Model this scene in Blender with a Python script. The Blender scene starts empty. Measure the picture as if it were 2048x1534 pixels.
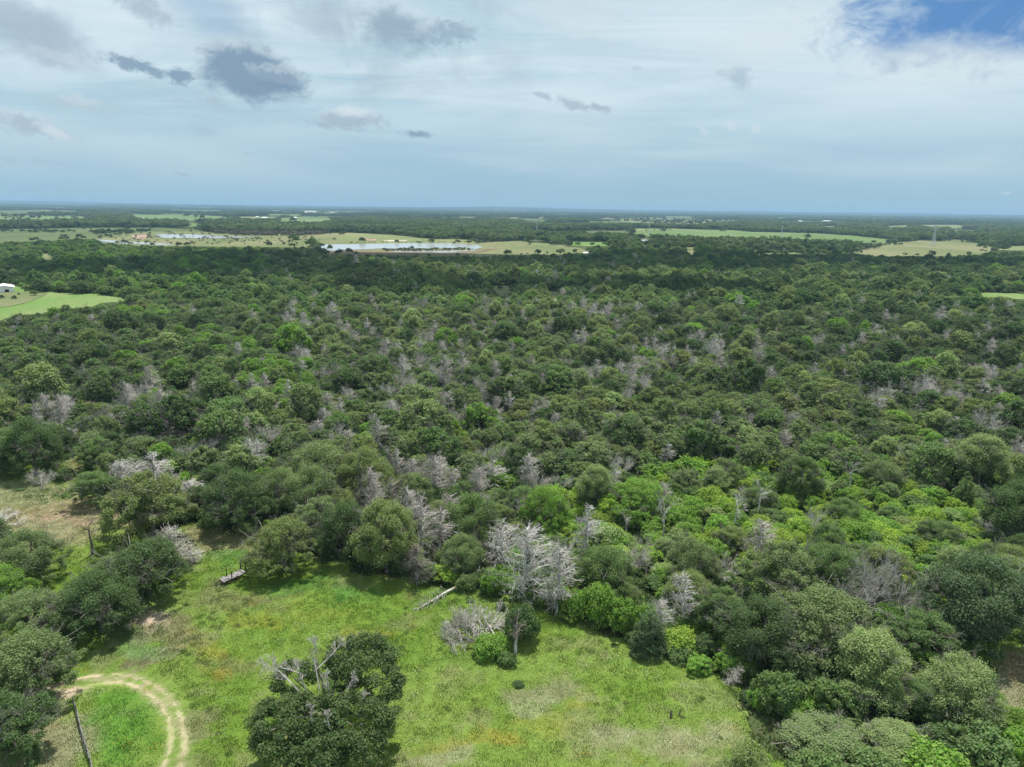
import bpy, math, random
import numpy as np
from mathutils import Matrix, Vector

random.seed(7)
np.random.seed(7)
R_ = math.radians
S = bpy.context.scene
COL = S.collection

# ------------------------------------------------------------------ camera
H = 48.0
FPX, CX, CY = 1420.0, 1024.0, 767.0
PITCH, ROLL = 13.85, 0.76
cam_d = bpy.data.cameras.new('camera')
cam = bpy.data.objects.new('camera', cam_d)
COL.objects.link(cam)
cam_d.sensor_width = 36.0
cam_d.lens = 36.0 * FPX / 2048.0
cam_d.clip_start = 0.5
cam_d.clip_end = 90000.0
CM = Matrix.Rotation(R_(90 - PITCH), 3, 'X') @ Matrix.Rotation(R_(ROLL), 3, 'Z')
cam.matrix_world = Matrix.Translation((0, 0, H)) @ CM.to_4x4()
S.camera = cam
CMN = np.array([list(r) for r in CM])

SUN_EL, SUN_AZ = 72.0, 12.0        # azimuth from +Y towards +X
HAZE_DENSITY = 9.5e-5

# ------------------------------------------------------------------ render settings
S.render.engine = 'CYCLES'
S.view_settings.view_transform = 'Standard'
S.view_settings.look = 'None'
S.view_settings.exposure = 0.52
S.view_settings.gamma = 1.0
S.view_settings.use_curve_mapping = False
S.cycles.max_bounces = 5
S.cycles.diffuse_bounces = 2
S.cycles.glossy_bounces = 2
S.cycles.transmission_bounces = 3
S.cycles.volume_bounces = 0
S.cycles.use_denoising = True
S.cycles.denoiser = 'OPENIMAGEDENOISE'
S.cycles.denoising_input_passes = 'RGB_ALBEDO_NORMAL'
S.cycles.denoising_prefilter = 'ACCURATE'
S.cycles.sample_clamp_indirect = 4.0


# ------------------------------------------------------------------ pixel <-> ground
def at(px, py, z=0.0):
    d = CMN @ np.array([(px - CX) / FPX, -(py - CY) / FPX, -1.0])
    t = (z - H) / d[2]
    return Vector((d[0] * t, d[1] * t, z))


def proj(P):
    P = np.asarray(P, float)
    q = (P - np.array([0, 0, H])) @ CMN
    w = np.maximum(-q[..., 2], 1e-3)
    return CX + FPX * q[..., 0] / w, CY - FPX * q[..., 1] / w, w


def depth_of(p):
    return float(proj(np.array([p[0], p[1], p[2]]))[2])


# ------------------------------------------------------------------ node helpers
def new_mat(name):
    m = bpy.data.materials.new(name)
    m.use_nodes = True
    nt = m.node_tree
    nt.nodes.clear()
    return m, nt


def N(nt, typ, **kw):
    n = nt.nodes.new(typ)
    for k, v in kw.items():
        if k == 'inp':
            for i, x in v.items():
                n.inputs[i].default_value = x
        else:
            setattr(n, k, v)
    return n


def L(nt, a, ao, b, bi):
    nt.links.new(a.outputs[ao], b.inputs[bi])


def math_n(nt, op, a, b=None, clamp=False):
    n = nt.nodes.new('ShaderNodeMath')
    n.operation = op
    n.use_clamp = clamp
    for i, x in enumerate((a, b)):
        if x is None:
            continue
        if isinstance(x, (int, float)):
            n.inputs[i].default_value = x
        else:
            nt.links.new(x, n.inputs[i])
    return n.outputs[0]


def mix_rgb(nt, fac, a, b, mode='MIX'):
    n = nt.nodes.new('ShaderNodeMix')
    n.data_type = 'RGBA'
    n.blend_type = mode
    for idx, x in ((0, fac), (6, a), (7, b)):
        if isinstance(x, (int, float)):
            n.inputs[idx].default_value = x
        elif isinstance(x, (tuple, list)):
            n.inputs[idx].default_value = (*x[:3], 1)
        else:
            nt.links.new(x, n.inputs[idx])
    return n.outputs[2]


def smooth(nt, val, lo, hi):
    n = nt.nodes.new('ShaderNodeMapRange')
    n.interpolation_type = 'SMOOTHSTEP'
    n.inputs[1].default_value = lo
    n.inputs[2].default_value = hi
    nt.links.new(val, n.inputs[0])
    return n.outputs[0]


# ------------------------------------------------------------------ world: physical sky under thin high cloud, small cumulus low down
W = bpy.data.worlds.new('World')
S.world = W
W.use_nodes = True
nt = W.node_tree
nt.nodes.clear()
wout = N(nt, 'ShaderNodeOutputWorld')
sky = N(nt, 'ShaderNodeTexSky', sky_type='NISHITA')
sky.sun_disc = False
sky.sun_elevation = R_(SUN_EL)
sky.sun_rotation = R_(SUN_AZ)
sky.altitude = 100
sky.air_density = 1.0
sky.dust_density = 0.6
sky.ozone_density = 1.5
SKY_K = 0.1
tc = N(nt, 'ShaderNodeTexCoord')
sep = N(nt, 'ShaderNodeSeparateXYZ')
L(nt, tc, 'Generated', sep, 0)
dx, dy, dz = sep.outputs
zc = math_n(nt, 'MAXIMUM', dz, 0.0)
el = math_n(nt, 'ARCSINE', dz)
az = math_n(nt, 'ARCTAN2', dx, dy)
# coordinates on a high layer, compressing to the horizon
den = math_n(nt, 'ADD', zc, 0.09)
lx = math_n(nt, 'DIVIDE', dx, den)
ly = math_n(nt, 'DIVIDE', dy, den)
lay = N(nt, 'ShaderNodeCombineXYZ')
nt.links.new(lx, lay.inputs[0])
nt.links.new(ly, lay.inputs[1])
ang = N(nt, 'ShaderNodeCombineXYZ')
nt.links.new(az, ang.inputs[0])
nt.links.new(el, ang.inputs[1])


def noise_of(vec, scale, detail, rough, stretch=(1, 1, 1), rot=0.0, dist=0.0, off=(0, 0, 0)):
    mp = N(nt, 'ShaderNodeMapping')
    mp.inputs['Scale'].default_value = stretch
    mp.inputs['Rotation'].default_value = (0, 0, rot)
    mp.inputs['Location'].default_value = off
    nt.links.new(vec, mp.inputs[0])
    n = N(nt, 'ShaderNodeTexNoise')
    n.inputs['Scale'].default_value = scale
    n.inputs['Detail'].default_value = detail
    n.inputs['Roughness'].default_value = rough
    n.inputs['Distortion'].default_value = dist
    L(nt, mp, 0, n, 0)
    return n.outputs[0]


veil_a = noise_of(lay.outputs[0], 0.42, 7, 0.55, (1.0, 1.5, 1), 0.35, 0.5, (3.1, 0.4, 0))
veil_b = noise_of(lay.outputs[0], 1.3, 8, 0.6, (0.6, 1.6, 1), -0.3, 0.9, (7.3, 2.2, 0))
band = noise_of(ang.outputs[0], 2.2, 5, 0.5, (1.0, 6.0, 1), 0.06, 0.3)
veil = math_n(nt, 'ADD', math_n(nt, 'MULTIPLY', veil_a, 0.6), math_n(nt, 'MULTIPLY', veil_b, 0.4))
# pale high cloud sheet: bluish grey base, bright where thick and high up
sheet_low = (0.335, 0.53, 0.66)
sheet_mid = (0.44, 0.62, 0.73)
sheet_hi = (0.73, 0.855, 0.91)
t_el = smooth(nt, el, -0.02, 0.20)
base = mix_rgb(nt, t_el, sheet_low, sheet_mid)
bandm = math_n(nt, 'MULTIPLY', smooth(nt, band, 0.40, 0.66), 0.75)
base = mix_rgb(nt, math_n(nt, 'MULTIPLY', bandm, smooth(nt, el, 0.0, 0.07)), base, (0.55, 0.69, 0.765))
brightm = math_n(nt, 'MULTIPLY', smooth(nt, veil, 0.40, 0.60), smooth(nt, el, 0.04, 0.22))
base = mix_rgb(nt, math_n(nt, 'MULTIPLY', brightm, 0.92), base, sheet_hi)
# right of the view the sheet is whiter, left it is greyer
rightm = math_n(nt, 'MULTIPLY', smooth(nt, math_n(nt, 'ADD', az, math_n(nt, 'MULTIPLY', veil_a, 0.5)), 0.05, 0.75), smooth(nt, el, 0.05, 0.16))
base = mix_rgb(nt, math_n(nt, 'MULTIPLY', rightm, 0.5), base, (0.68, 0.80, 0.86))


def px_dir(px, py):
    d = CMN @ np.array([(px - CX) / FPX, -(py - CY) / FPX, -1.0])
    d = d / np.linalg.norm(d)
    return math.atan2(d[0], d[1]), math.asin(d[2])


fine = noise_of(ang.outputs[0], 26.0, 8, 0.68, (1, 1.5, 1), 0, 0.5)
fine2 = noise_of(ang.outputs[0], 7.0, 5, 0.6, (1, 1.3, 1), 0, 0.3, (2, 5, 0))
fn = math_n(nt, 'ADD', math_n(nt, 'MULTIPLY', math_n(nt, 'SUBTRACT', fine, 0.5), 1.45),
            math_n(nt, 'MULTIPLY', math_n(nt, 'SUBTRACT', fine2, 0.5), 1.1))


finer = noise_of(ang.outputs[0], 75.0, 7, 0.66, (1, 1.5, 1), 0, 0.4, (1, 3, 0))
fns = math_n(nt, 'ADD', math_n(nt, 'MULTIPLY', math_n(nt, 'SUBTRACT', finer, 0.5), 2.0),
             math_n(nt, 'MULTIPLY', math_n(nt, 'SUBTRACT', fine, 0.5), 1.5))


def blob(px, py, w, h, rot, soft=0.5, k=1.0, lo=0.0):
    a0, e0 = px_dir(px, py)
    mp = N(nt, 'ShaderNodeMapping', vector_type='TEXTURE')
    mp.inputs['Location'].default_value = (a0, e0, 0)
    mp.inputs['Rotation'].default_value = (0, 0, R_(rot))
    mp.inputs['Scale'].default_value = (w / FPX, h / FPX, 1)
    L(nt, ang, 0, mp, 0)
    ln = N(nt, 'ShaderNodeVectorMath', operation='LENGTH')
    L(nt, mp, 0, ln, 0)
    v = math_n(nt, 'SUBTRACT', 1.0, ln.outputs['Value'])
    v = math_n(nt, 'ADD', v, math_n(nt, 'MULTIPLY', fns if w < 90 else fn, k))
    return smooth(nt, v, lo, lo + soft)


# window of clear blue, upper right
blue = blob(1965, 30, 275, 90, -6, 0.55, 0.95)
blue2 = blob(1790, 50, 95, 60, -30, 0.6, 0.85)
blue3 = blob(410, 20, 110, 50, -10, 0.8, 0.5)
bl = math_n(nt, 'MAXIMUM', blue, blue2)
wisps = smooth(nt, noise_of(ang.outputs[0], 9, 7, 0.62, (1, 2.2, 1), 0.5, 0.8, (4, 1, 0)), 0.42, 0.74)
bl = math_n(nt, 'MULTIPLY', bl, math_n(nt, 'SUBTRACT', 1.0, math_n(nt, 'MULTIPLY', wisps, 0.75)))
skyc = N(nt, 'ShaderNodeVectorMath', operation='SCALE')
skyc.inputs['Scale'].default_value = SKY_K
L(nt, sky, 0, skyc, 0)
clear = mix_rgb(nt, 0.8, skyc.outputs[0], (0.035, 0.20, 0.52))
base = mix_rgb(nt, math_n(nt, 'MULTIPLY', bl, 0.95), base, clear)
base = mix_rgb(nt, math_n(nt, 'MULTIPLY', blue3, 0.45), base, (0.20, 0.36, 0.58))

# cumulus: (px, py, half width, half height, tilt, strength, tone)
GREY = (0.205, 0.315, 0.44)
LGREY = (0.365, 0.47, 0.575)
cums = [
    (503, 147, 108, 48, -8, 1.0, GREY, .3), (560, 160, 60, 22, -10, .8, GREY, .4),
    (60, 55, 120, 46, -18, .75, LGREY, .6), (290, 15, 75, 24, -24, .8, LGREY, .6),
    (625, 35, 110, 42, -10, .65, LGREY, .7), (800, 52, 95, 52, -8, .9, (0.27, 0.385, 0.50), .5),
    (890, 66, 75, 26, 8, .8, (0.27, 0.385, 0.50), .5), (275, 130, 62, 15, -14, .9, GREY, .4),
    (360, 150, 26, 16, -8, .9, GREY, .4), (125, 122, 105, 22, -8, .45, LGREY, .7),
    (160, 207, 75, 18, -6, .5, (0.5, 0.58, 0.62), .6), (60, 250, 75, 20, -14, .8, LGREY, .5),
    (430, 205, 50, 18, -18, .5, LGREY, .8), (412, 262, 36, 12, -14, .5, LGREY, .8),
    (700, 242, 84, 20, 2, .9, LGREY, .4), (838, 269, 38, 9, -3, .8, GREY, .5),
    (1145, 208, 45, 12, -14, .8, LGREY, .5), (1200, 215, 26, 9, -14, .8, LGREY, .5), (1090, 193, 24, 7, -14, .7, LGREY, .5),
    (1478, 157, 27, 26, -40, .75, (0.38, 0.5, 0.6), .6), (1440, 145, 14, 7, 0, .5, LGREY, .6),
    (365, 349, 22, 6, -8, .6, LGREY, .6), (300, 346, 30, 4, 0, .35, LGREY, .8), (494, 307, 9, 4, 0, .5, LGREY, .6),
    (100, 325, 90, 8, -4, .3, LGREY, .9), (1275, 137, 16, 7, 0, .35, LGREY, .8), (20, 322, 22, 8, -20, .4, LGREY, .8),
    (980, 18, 70, 20, -8, .4, LGREY, .9),
]
col = base
mott = math_n(nt, 'MULTIPLY', smooth(nt, fine2, 0.5, 0.72), smooth(nt, el, 0.06, 0.2))
mott = math_n(nt, 'MULTIPLY', mott, math_n(nt, 'SUBTRACT', 1.0, smooth(nt, az, -0.25, 0.35)))
col = mix_rgb(nt, math_n(nt, 'MULTIPLY', mott, 0.6), col, (0.36, 0.48, 0.585))
for (px, py, w, h, rot, st, tone, soft) in cums:
    if st >= .8 and w > 40:      # sunlit rim of the cloud
        col = mix_rgb(nt, math_n(nt, 'MULTIPLY', blob(px - w * .05, py - h * .45, w * .95, h * .85, rot, .5, 0.9, .02), .5), col, (0.66, 0.77, 0.83))
    m = math_n(nt, 'MULTIPLY', blob(px, py, w * 1.05, h * 1.1, rot, soft + .25, 0.9, .04), st * .92)
    col = mix_rgb(nt, m, col, tone)
WHT = (0.66, 0.75, 0.80)
for (px, py, w, h, rot, st) in [(703, 222, 42, 14, -4, .8), (105, 262, 34, 12, -25, .7), (160, 198, 45, 12, -8, .35),
                                (1458, 252, 17, 10, -20, .45), (1408, 262, 17, 9, -25, .4), (1513, 258, 14, 9, -25, .4),
                                (125, 115, 60, 12, -12, .3), (1900, 120, 170, 45, -6, .55), (2012, 386, 8, 3, 0, .4),
                                (1150, 20, 130, 60, -10, .45), (1560, 60, 140, 60, 15, .5)]:
    m = math_n(nt, 'MULTIPLY', blob(px, py, w, h, rot, 0.7, 0.9), st)
    col = mix_rgb(nt, m, col, WHT)
bg = N(nt, 'ShaderNodeBackground')
bg.inputs['Strength'].default_value = 0.72
nt.links.new(col, bg.inputs[0])
L(nt, bg, 0, wout, 0)
W.cycles.sampling_method = 'MANUAL'
W.cycles.sample_map_resolution = 512

# ------------------------------------------------------------------ sun
sl = bpy.data.lights.new('sun', 'SUN')
sl.energy = 4.4
sl.angle = R_(0.55)
sl.color = (1.0, 0.965, 0.90)
sun = bpy.data.objects.new('sun', sl)
COL.objects.link(sun)
sdir = Vector((math.cos(R_(SUN_EL)) * math.sin(R_(SUN_AZ)), math.cos(R_(SUN_EL)) * math.cos(R_(SUN_AZ)), math.sin(R_(SUN_EL))))
sun.rotation_euler = sdir.to_track_quat('Z', 'Y').to_euler()
sun.location = (0, 0, 60)


# ------------------------------------------------------------------ numpy noise
def _hash(ix, iy, seed):
    h = (ix.astype(np.int64) * 374761393 + iy.astype(np.int64) * 668265263 + seed * 1442695041) & 0xffffffff
    h = ((h ^ (h >> 13)) * 1274126177) & 0xffffffff
    return ((h ^ (h >> 16)) & 0xffff) / 65535.0


def vnoise(x, y, sc, seed=0):
    x = np.asarray(x, float) / sc
    y = np.asarray(y, float) / sc
    ix, iy = np.floor(x), np.floor(y)
    fx, fy = x - ix, y - iy
    fx, fy = fx * fx * (3 - 2 * fx), fy * fy * (3 - 2 * fy)
    a, b = _hash(ix, iy, seed), _hash(ix + 1, iy, seed)
    c, d = _hash(ix, iy + 1, seed), _hash(ix + 1, iy + 1, seed)
    return (a * (1 - fx) + b * fx) * (1 - fy) + (c * (1 - fx) + d * fx) * fy


def fbm(x, y, sc, seed=0, o=4):
    s, a, t = 0.0, 1.0, 0.0
    for i in range(o):
        s = s + a * vnoise(x, y, sc / (2 ** i), seed + i * 17)
        t += a
        a *= 0.55
    return s / t


def inside(poly, x, y):
    x = np.asarray(x, float)
    y = np.asarray(y, float)
    r = np.zeros(x.shape, bool)
    n = len(poly)
    for i in range(n):
        x1, y1 = poly[i]
        x2, y2 = poly[(i + 1) % n]
        if y1 == y2:
            continue
        c = ((y1 > y) != (y2 > y)) & (x < (x2 - x1) * (y - y1) / (y2 - y1) + x1)
        r ^= c
    return r


# ------------------------------------------------------------------ objects helpers
def tag(o, label=None, cat=None, group=None, kind=None):
    if label: o['label'] = label
    if cat: o['category'] = cat
    if group: o['group'] = group
    if kind: o['kind'] = kind
    return o


def mesh_np(name, V, F, mats=(), nper=4, smooth_=False, midx=None):
    me = bpy.data.meshes.new(name)
    V = np.ascontiguousarray(V, np.float32)
    F = np.ascontiguousarray(F, np.int32)
    me.vertices.add(len(V))
    me.vertices.foreach_set('co', V.ravel())
    nf = len(F)
    me.loops.add(nf * nper)
    me.loops.foreach_set('vertex_index', F.ravel())
    me.polygons.add(nf)
    me.polygons.foreach_set('loop_start', np.arange(nf, dtype=np.int32) * nper)
    me.polygons.foreach_set('loop_total', np.full(nf, nper, np.int32))
    for m in mats:
        me.materials.append(m)
    if midx is not None:
        me.polygons.foreach_set('material_index', np.ascontiguousarray(midx, np.int32))
    me.polygons.foreach_set('use_smooth', np.full(nf, smooth_, bool))
    me.update()
    return me


def link(name, me, parent=None, loc=(0, 0, 0), rot=(0, 0, 0), scale=(1, 1, 1)):
    o = bpy.data.objects.new(name, me)
    COL.objects.link(o)
    o.location = loc
    o.rotation_euler = rot
    o.scale = scale
    if parent is not None:
        o.parent = parent
    return o


class Geo:
    """boxes, bars and prisms gathered into one mesh"""
    def __init__(s):
        s.v, s.f, s.n = [], [], 0

    def box(s, c, d, M=None):
        M = M or Matrix.Identity(3)
        for i in range(8):
            p = Vector(((i & 1) - .5, ((i >> 1) & 1) - .5, ((i >> 2) & 1) - .5))
            s.v.append(Vector(c) + M @ Vector((p.x * d[0], p.y * d[1], p.z * d[2])))
        n = s.n
        for q in ((0, 2, 3, 1), (4, 5, 7, 6), (0, 1, 5, 4), (2, 6, 7, 3), (0, 4, 6, 2), (1, 3, 7, 5)):
            s.f.append([n + k for k in q])
        s.n += 8
        return s

    def bar(s, a, b, r, r2=None, k=6):
        a, b = Vector(a), Vector(b)
        r2 = r if r2 is None else r2
        d = (b - a).normalized()
        u = d.orthogonal().normalized()
        w = d.cross(u)
        n = s.n
        for (p, rr) in ((a, r), (b, r2)):
            for i in range(k):
                t = 2 * math.pi * i / k
                s.v.append(p + (u * math.cos(t) + w * math.sin(t)) * rr)
        for i in range(k):
            j = (i + 1) % k
            s.f.append([n + i, n + j, n + k + j, n + k + i])
        s.f.append([n + k - 1 - i for i in range(k)])
        s.f.append([n + k + i for i in range(k)])
        s.n += 2 * k
        return s

    def poly(s, pts, f):
        n = s.n
        s.v += [Vector(p) for p in pts]
        s.f += [[n + i for i in q] for q in f]
        s.n += len(pts)
        return s

    def build(s, name, mat, parent=None, bevel=0):
        me = bpy.data.meshes.new(name)
        me.from_pydata([tuple(v) for v in s.v], [], s.f)
        me.materials.append(mat)
        me.update()
        o = link(name, me, parent)
        if bevel:
            b = o.modifiers.new('bevel', 'BEVEL')
            b.width = bevel
            b.segments = 1
        return o


# ------------------------------------------------------------------ materials
def leaf_material():
    m, nt = new_mat('leaves')
    out = N(nt, 'ShaderNodeOutputMaterial')
    at_ = N(nt, 'ShaderNodeAttribute', attribute_type='INSTANCER', attribute_name='tint')
    geo = N(nt, 'ShaderNodeNewGeometry')
    rnd = geo.outputs['Random Per Island']
    v = N(nt, 'ShaderNodeMapRange')
    v.inputs[3].default_value = 0.76
    v.inputs[4].default_value = 1.27
    nt.links.new(rnd, v.inputs[0])
    hs = N(nt, 'ShaderNodeHueSaturation')
    nt.links.new(at_.outputs['Color'], hs.inputs['Color'])
    nt.links.new(v.outputs[0], hs.inputs['Value'])
    h = math_n(nt, 'FRACT', math_n(nt, 'MULTIPLY', rnd, 17.3))
    nt.links.new(math_n(nt, 'ADD', math_n(nt, 'MULTIPLY', h, 0.05), 0.475), hs.inputs['Hue'])
    nt.links.new(math_n(nt, 'ADD', math_n(nt, 'MULTIPLY', h, 0.25), 0.85), hs.inputs['Saturation'])
    p = N(nt, 'ShaderNodeBsdfPrincipled')
    p.inputs['Roughness'].default_value = 0.6
    p.inputs['Specular IOR Level'].default_value = 0.22
    L(nt, hs, 0, p, 'Base Color')
    tr = N(nt, 'ShaderNodeBsdfTranslucent')
    nt.links.new(mix_rgb(nt, 1.0, hs.outputs[0], (1.15, 1.25, 0.6), 'MULTIPLY'), tr.inputs[0])
    mx = N(nt, 'ShaderNodeMixShader')
    mx.inputs[0].default_value = 0.38
    L(nt, p, 0, mx, 1)
    L(nt, tr, 0, mx, 2)
    L(nt, mx, 0, out, 0)
    return m


def blade_material(name, transl=0.35, lo=0.7, hi=1.35):
    m, nt = new_mat(name)
    out = N(nt, 'ShaderNodeOutputMaterial')
    at_ = N(nt, 'ShaderNodeAttribute', attribute_type='INSTANCER', attribute_name='tint')
    geo = N(nt, 'ShaderNodeNewGeometry')
    v = N(nt, 'ShaderNodeMapRange')
    v.inputs[3].default_value = lo
    v.inputs[4].default_value = hi
    L(nt, geo, 'Random Per Island', v, 0)
    hs = N(nt, 'ShaderNodeHueSaturation')
    nt.links.new(at_.outputs['Color'], hs.inputs['Color'])
    nt.links.new(v.outputs[0], hs.inputs['Value'])
    d = N(nt, 'ShaderNodeBsdfDiffuse')
    L(nt, hs, 0, d, 0)
    tr = N(nt, 'ShaderNodeBsdfTranslucent')
    L(nt, hs, 0, tr, 0)
    mx = N(nt, 'ShaderNodeMixShader')
    mx.inputs[0].default_value = transl
    L(nt, d, 0, mx, 1)
    L(nt, tr, 0, mx, 2)
    L(nt, mx, 0, out, 0)
    return m


def bark_material(name, c1, c2, scale=6.0, rough=0.85, island=0.0, by_tree=False):
    m, nt = new_mat(name)
    out = N(nt, 'ShaderNodeOutputMaterial')
    tcn = N(nt, 'ShaderNodeTexCoord')
    n = N(nt, 'ShaderNodeTexNoise')
    n.inputs['Scale'].default_value = scale
    n.inputs['Detail'].default_value = 5
    L(nt, tcn, 'Object', n, 0)
    c = mix_rgb(nt, smooth(nt, n.outputs[0], 0.35, 0.65), c1, c2)
    if island:
        geo = N(nt, 'ShaderNodeNewGeometry')
        v = N(nt, 'ShaderNodeMapRange')
        v.inputs[3].default_value = 1 - island
        v.inputs[4].default_value = 1 + island
        L(nt, geo, 'Random Per Island', v, 0)
        hs = N(nt, 'ShaderNodeHueSaturation')
        nt.links.new(c, hs.inputs['Color'])
        nt.links.new(v.outputs[0], hs.inputs['Value'])
        c = hs.outputs[0]
    if by_tree:
        oi = N(nt, 'ShaderNodeObjectInfo')
        c = mix_rgb(nt, math_n(nt, 'MULTIPLY', oi.outputs['Random'], .6), c, (0.30, 0.26, 0.22))
    p = N(nt, 'ShaderNodeBsdfPrincipled')
    p.inputs['Roughness'].default_value = rough
    p.inputs['Specular IOR Level'].default_value = 0.15
    nt.links.new(c, p.inputs['Base Color'])
    L(nt, p, 0, out, 0)
    return m


LEAF = leaf_material()
BARK = bark_material('bark', (0.12, 0.11, 0.09), (0.24, 0.22, 0.19), 3.0)
DEAD = bark_material('dead_wood', (0.36, 0.34, 0.315), (0.63, 0.60, 0.57), 3.0, island=0.25, by_tree=True)
DEADBR = bark_material('dead_wood_brown', (0.13, 0.11, 0.10), (0.24, 0.21, 0.19), 3.0, island=0.2)
PLANK = bark_material('weathered_plank', (0.11, 0.10, 0.10), (0.27, 0.255, 0.25), 4.0, island=.3)
RUST = bark_material('rusty_steel', (0.02, 0.018, 0.017), (0.06, 0.04, 0.03), 8.0)
BROKEN = bark_material('fresh_broken_wood', (0.40, 0.20, 0.09), (0.50, 0.30, 0.16), 5.0)


# ------------------------------------------------------------------ sky clouds that shade the far canopy (well above the frame)
def volume_mat(name, color, dens, aniso=0.0):
    m, nt = new_mat(name)
    out = N(nt, 'ShaderNodeOutputMaterial')
    v = N(nt, 'ShaderNodeVolumePrincipled')
    v.inputs['Color'].default_value = (*color, 1)
    v.inputs['Density'].default_value = dens
    v.inputs['Anisotropy'].default_value = aniso
    nt.links.new(v.outputs[0], out.inputs['Volume'])
    return m


def ellipsoid_cloud(c, rx, ry, rz, seed):
    n1, n2 = 22, 44
    th = np.linspace(0, math.pi, n1)
    ph = np.linspace(0, 2 * math.pi, n2, endpoint=False)
    T, P = np.meshgrid(th, ph, indexing='ij')
    rr = 1 + 0.55 * (fbm(P * 3 + T * 2, T * 5, 1.7, seed) - 0.5) * np.sin(T)
    X = np.sin(T) * np.cos(P) * rx * rr
    Y = np.sin(T) * np.sin(P) * ry * rr
    Z = np.cos(T) * rz * rr
    V = np.stack([X, Y, Z], -1).reshape(-1, 3)
    F = []
    for i in range(n1 - 1):
        for j in range(n2):
            k = (j + 1) % n2
            F.append((i * n2 + j, (i + 1) * n2 + j, (i + 1) * n2 + k, i * n2 + k))
    me = mesh_np('cloud', V, np.array(F), (CLOUD,), smooth_=True)
    o = link('cloud', me, loc=c)
    return tag(o, kind='structure')


CLOUD = volume_mat('cloud_vapour', (0.96, 0.97, 1.0), 0.045)
CZ = 900.0
for i, (px, py, rx, ry) in enumerate([(420, 545, 150, 75), (560, 520, 120, 60), (900, 585, 70, 48), (760, 565, 50, 30),
                                      (1200, 530, 190, 100), (1420, 520, 130, 90), (860, 512, 150, 45), (1750, 530, 190, 70),
                                      (1290, 582, 90, 40)]):
    g = at(px, py)
    off = sdir * (CZ / sdir.z)
    ellipsoid_cloud((g.x + off.x, g.y + off.y, CZ), rx, ry, 60, 11 + i)


# ------------------------------------------------------------------ ground colour of the meadow (what grows there), on world x, y
BLOBS = [
    # px, py, rx, ry, colour, strength
    (450, 1200, 100, 24, (0.155, 0.155, 0.075), .8), (560, 1195, 60, 14, (0.155, 0.155, 0.075), .6),
    (330, 1262, 70, 32, (0.16, 0.155, 0.08), .8), (290, 1320, 55, 22, (0.155, 0.145, 0.085), .8),
    (455, 1335, 60, 28, (0.15, 0.13, 0.07), .7), (1090, 1385, 70, 26, (0.19, 0.185, 0.11), .9),
    (400, 1450, 38, 26, (0.17, 0.155, 0.09), .8), (440, 1085, 90, 26, (0.21, 0.215, 0.10), .9), (440, 1060, 60, 14, (0.26, 0.25, 0.13), .8),
    (150, 1030, 200, 38, (0.27, 0.245, 0.13), .95), (60, 1065, 150, 30, (0.25, 0.245, 0.13), .9), (40, 985, 130, 24, (0.23, 0.25, 0.12), .9), (120, 1040, 70, 12, (0.33, 0.26, 0.17), .8),
    (50, 1480, 150, 80, (0.25, 0.25, 0.14), .95), (110, 1500, 60, 60, (0.19, 0.21, 0.10), .8), (200, 1310, 30, 40, (0.19, 0.2, 0.1), .5),
    (125, 1376, 60, 15, (0.42, 0.34, 0.25), .9), (300, 1248, 34, 14, (0.44, 0.36, 0.27), .9), (215, 1356, 50, 8, (0.38, 0.32, 0.23), .6),
    (300, 1236, 26, 15, (0.46, 0.37, 0.28), 1.0), (1588, 1422, 22, 18, (0.36, 0.29, 0.21), 1.0), (285, 1225, 50, 18, (0.30, 0.27, 0.18), .7),
    (400, 1292, 45, 26, (0.235, 0.215, 0.04), .65), (530, 1245, 60, 18, (0.22, 0.21, 0.035), .6), (430, 1345, 40, 12, (0.23, 0.2, 0.035), .6),
    (620, 1230, 90, 16, (0.19, 0.22, 0.04), .5), (740, 1265, 60, 10, (0.24, 0.22, 0.06), .6),
    (1110, 1452, 80, 22, (0.235, 0.235, 0.05), .6), (1160, 1422, 40, 12, (0.25, 0.22, 0.05), .6), (900, 1494, 60, 10, (0.25, 0.21, 0.06), .6),
    (1010, 1482, 70, 14, (0.26, 0.22, 0.04), .7), (1070, 1418, 40, 26, (0.27, 0.29, 0.16), .8), (1195, 1398, 36, 12, (0.27, 0.27, 0.13), .8),
    (880, 1520, 90, 20, (0.25, 0.25, 0.15), .8), (1300, 1490, 160, 34, (0.22, 0.24, 0.12), .8), (1420, 1500, 120, 44, (0.24, 0.25, 0.13), .8),
    (1440, 1400, 60, 25, (0.17, 0.21, 0.08), .7), (1230, 1480, 60, 14, (0.24, 0.25, 0.14), .7), (950, 1320, 120, 20, (0.10, 0.19, 0.035), .5),
    (620, 1175, 100, 22, (0.075, 0.19, 0.04), .8), (450, 1122, 50, 16, (0.08, 0.19, 0.04), .8), (250, 1455, 80, 60, (0.085, 0.20, 0.03), .8),
    (215, 1400, 50, 14, (0.10, 0.23, 0.03), .8), (700, 1185, 60, 14, (0.085, 0.2, 0.035), .6), (1300, 1330, 60, 12, (0.1, 0.22, 0.035), .6),
    (2020, 1390, 60, 60, (0.21, 0.21, 0.12), .95), (2030, 1330, 40, 30, (0.27, 0.22, 0.14), .8), (150, 935, 30, 30, (0.2, 0.22, 0.1), .8),
    (240, 1270, 60, 20, (0.18, 0.22, 0.11), .6), (290, 1300, 60, 15, (0.14, 0.23, 0.09), .6),
]
RUT_A = [(60, 1396), (95, 1382), (150, 1363), (215, 1353), (270, 1358), (318, 1380), (350, 1412), (366, 1452), (371, 1492), (360, 1540), (340, 1640)]
RUT_B = [(70, 1420), (105, 1398), (160, 1379), (222, 1369), (268, 1375), (305, 1397), (332, 1428), (342, 1470), (336, 1514), (318, 1570), (290, 1680)]


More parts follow.
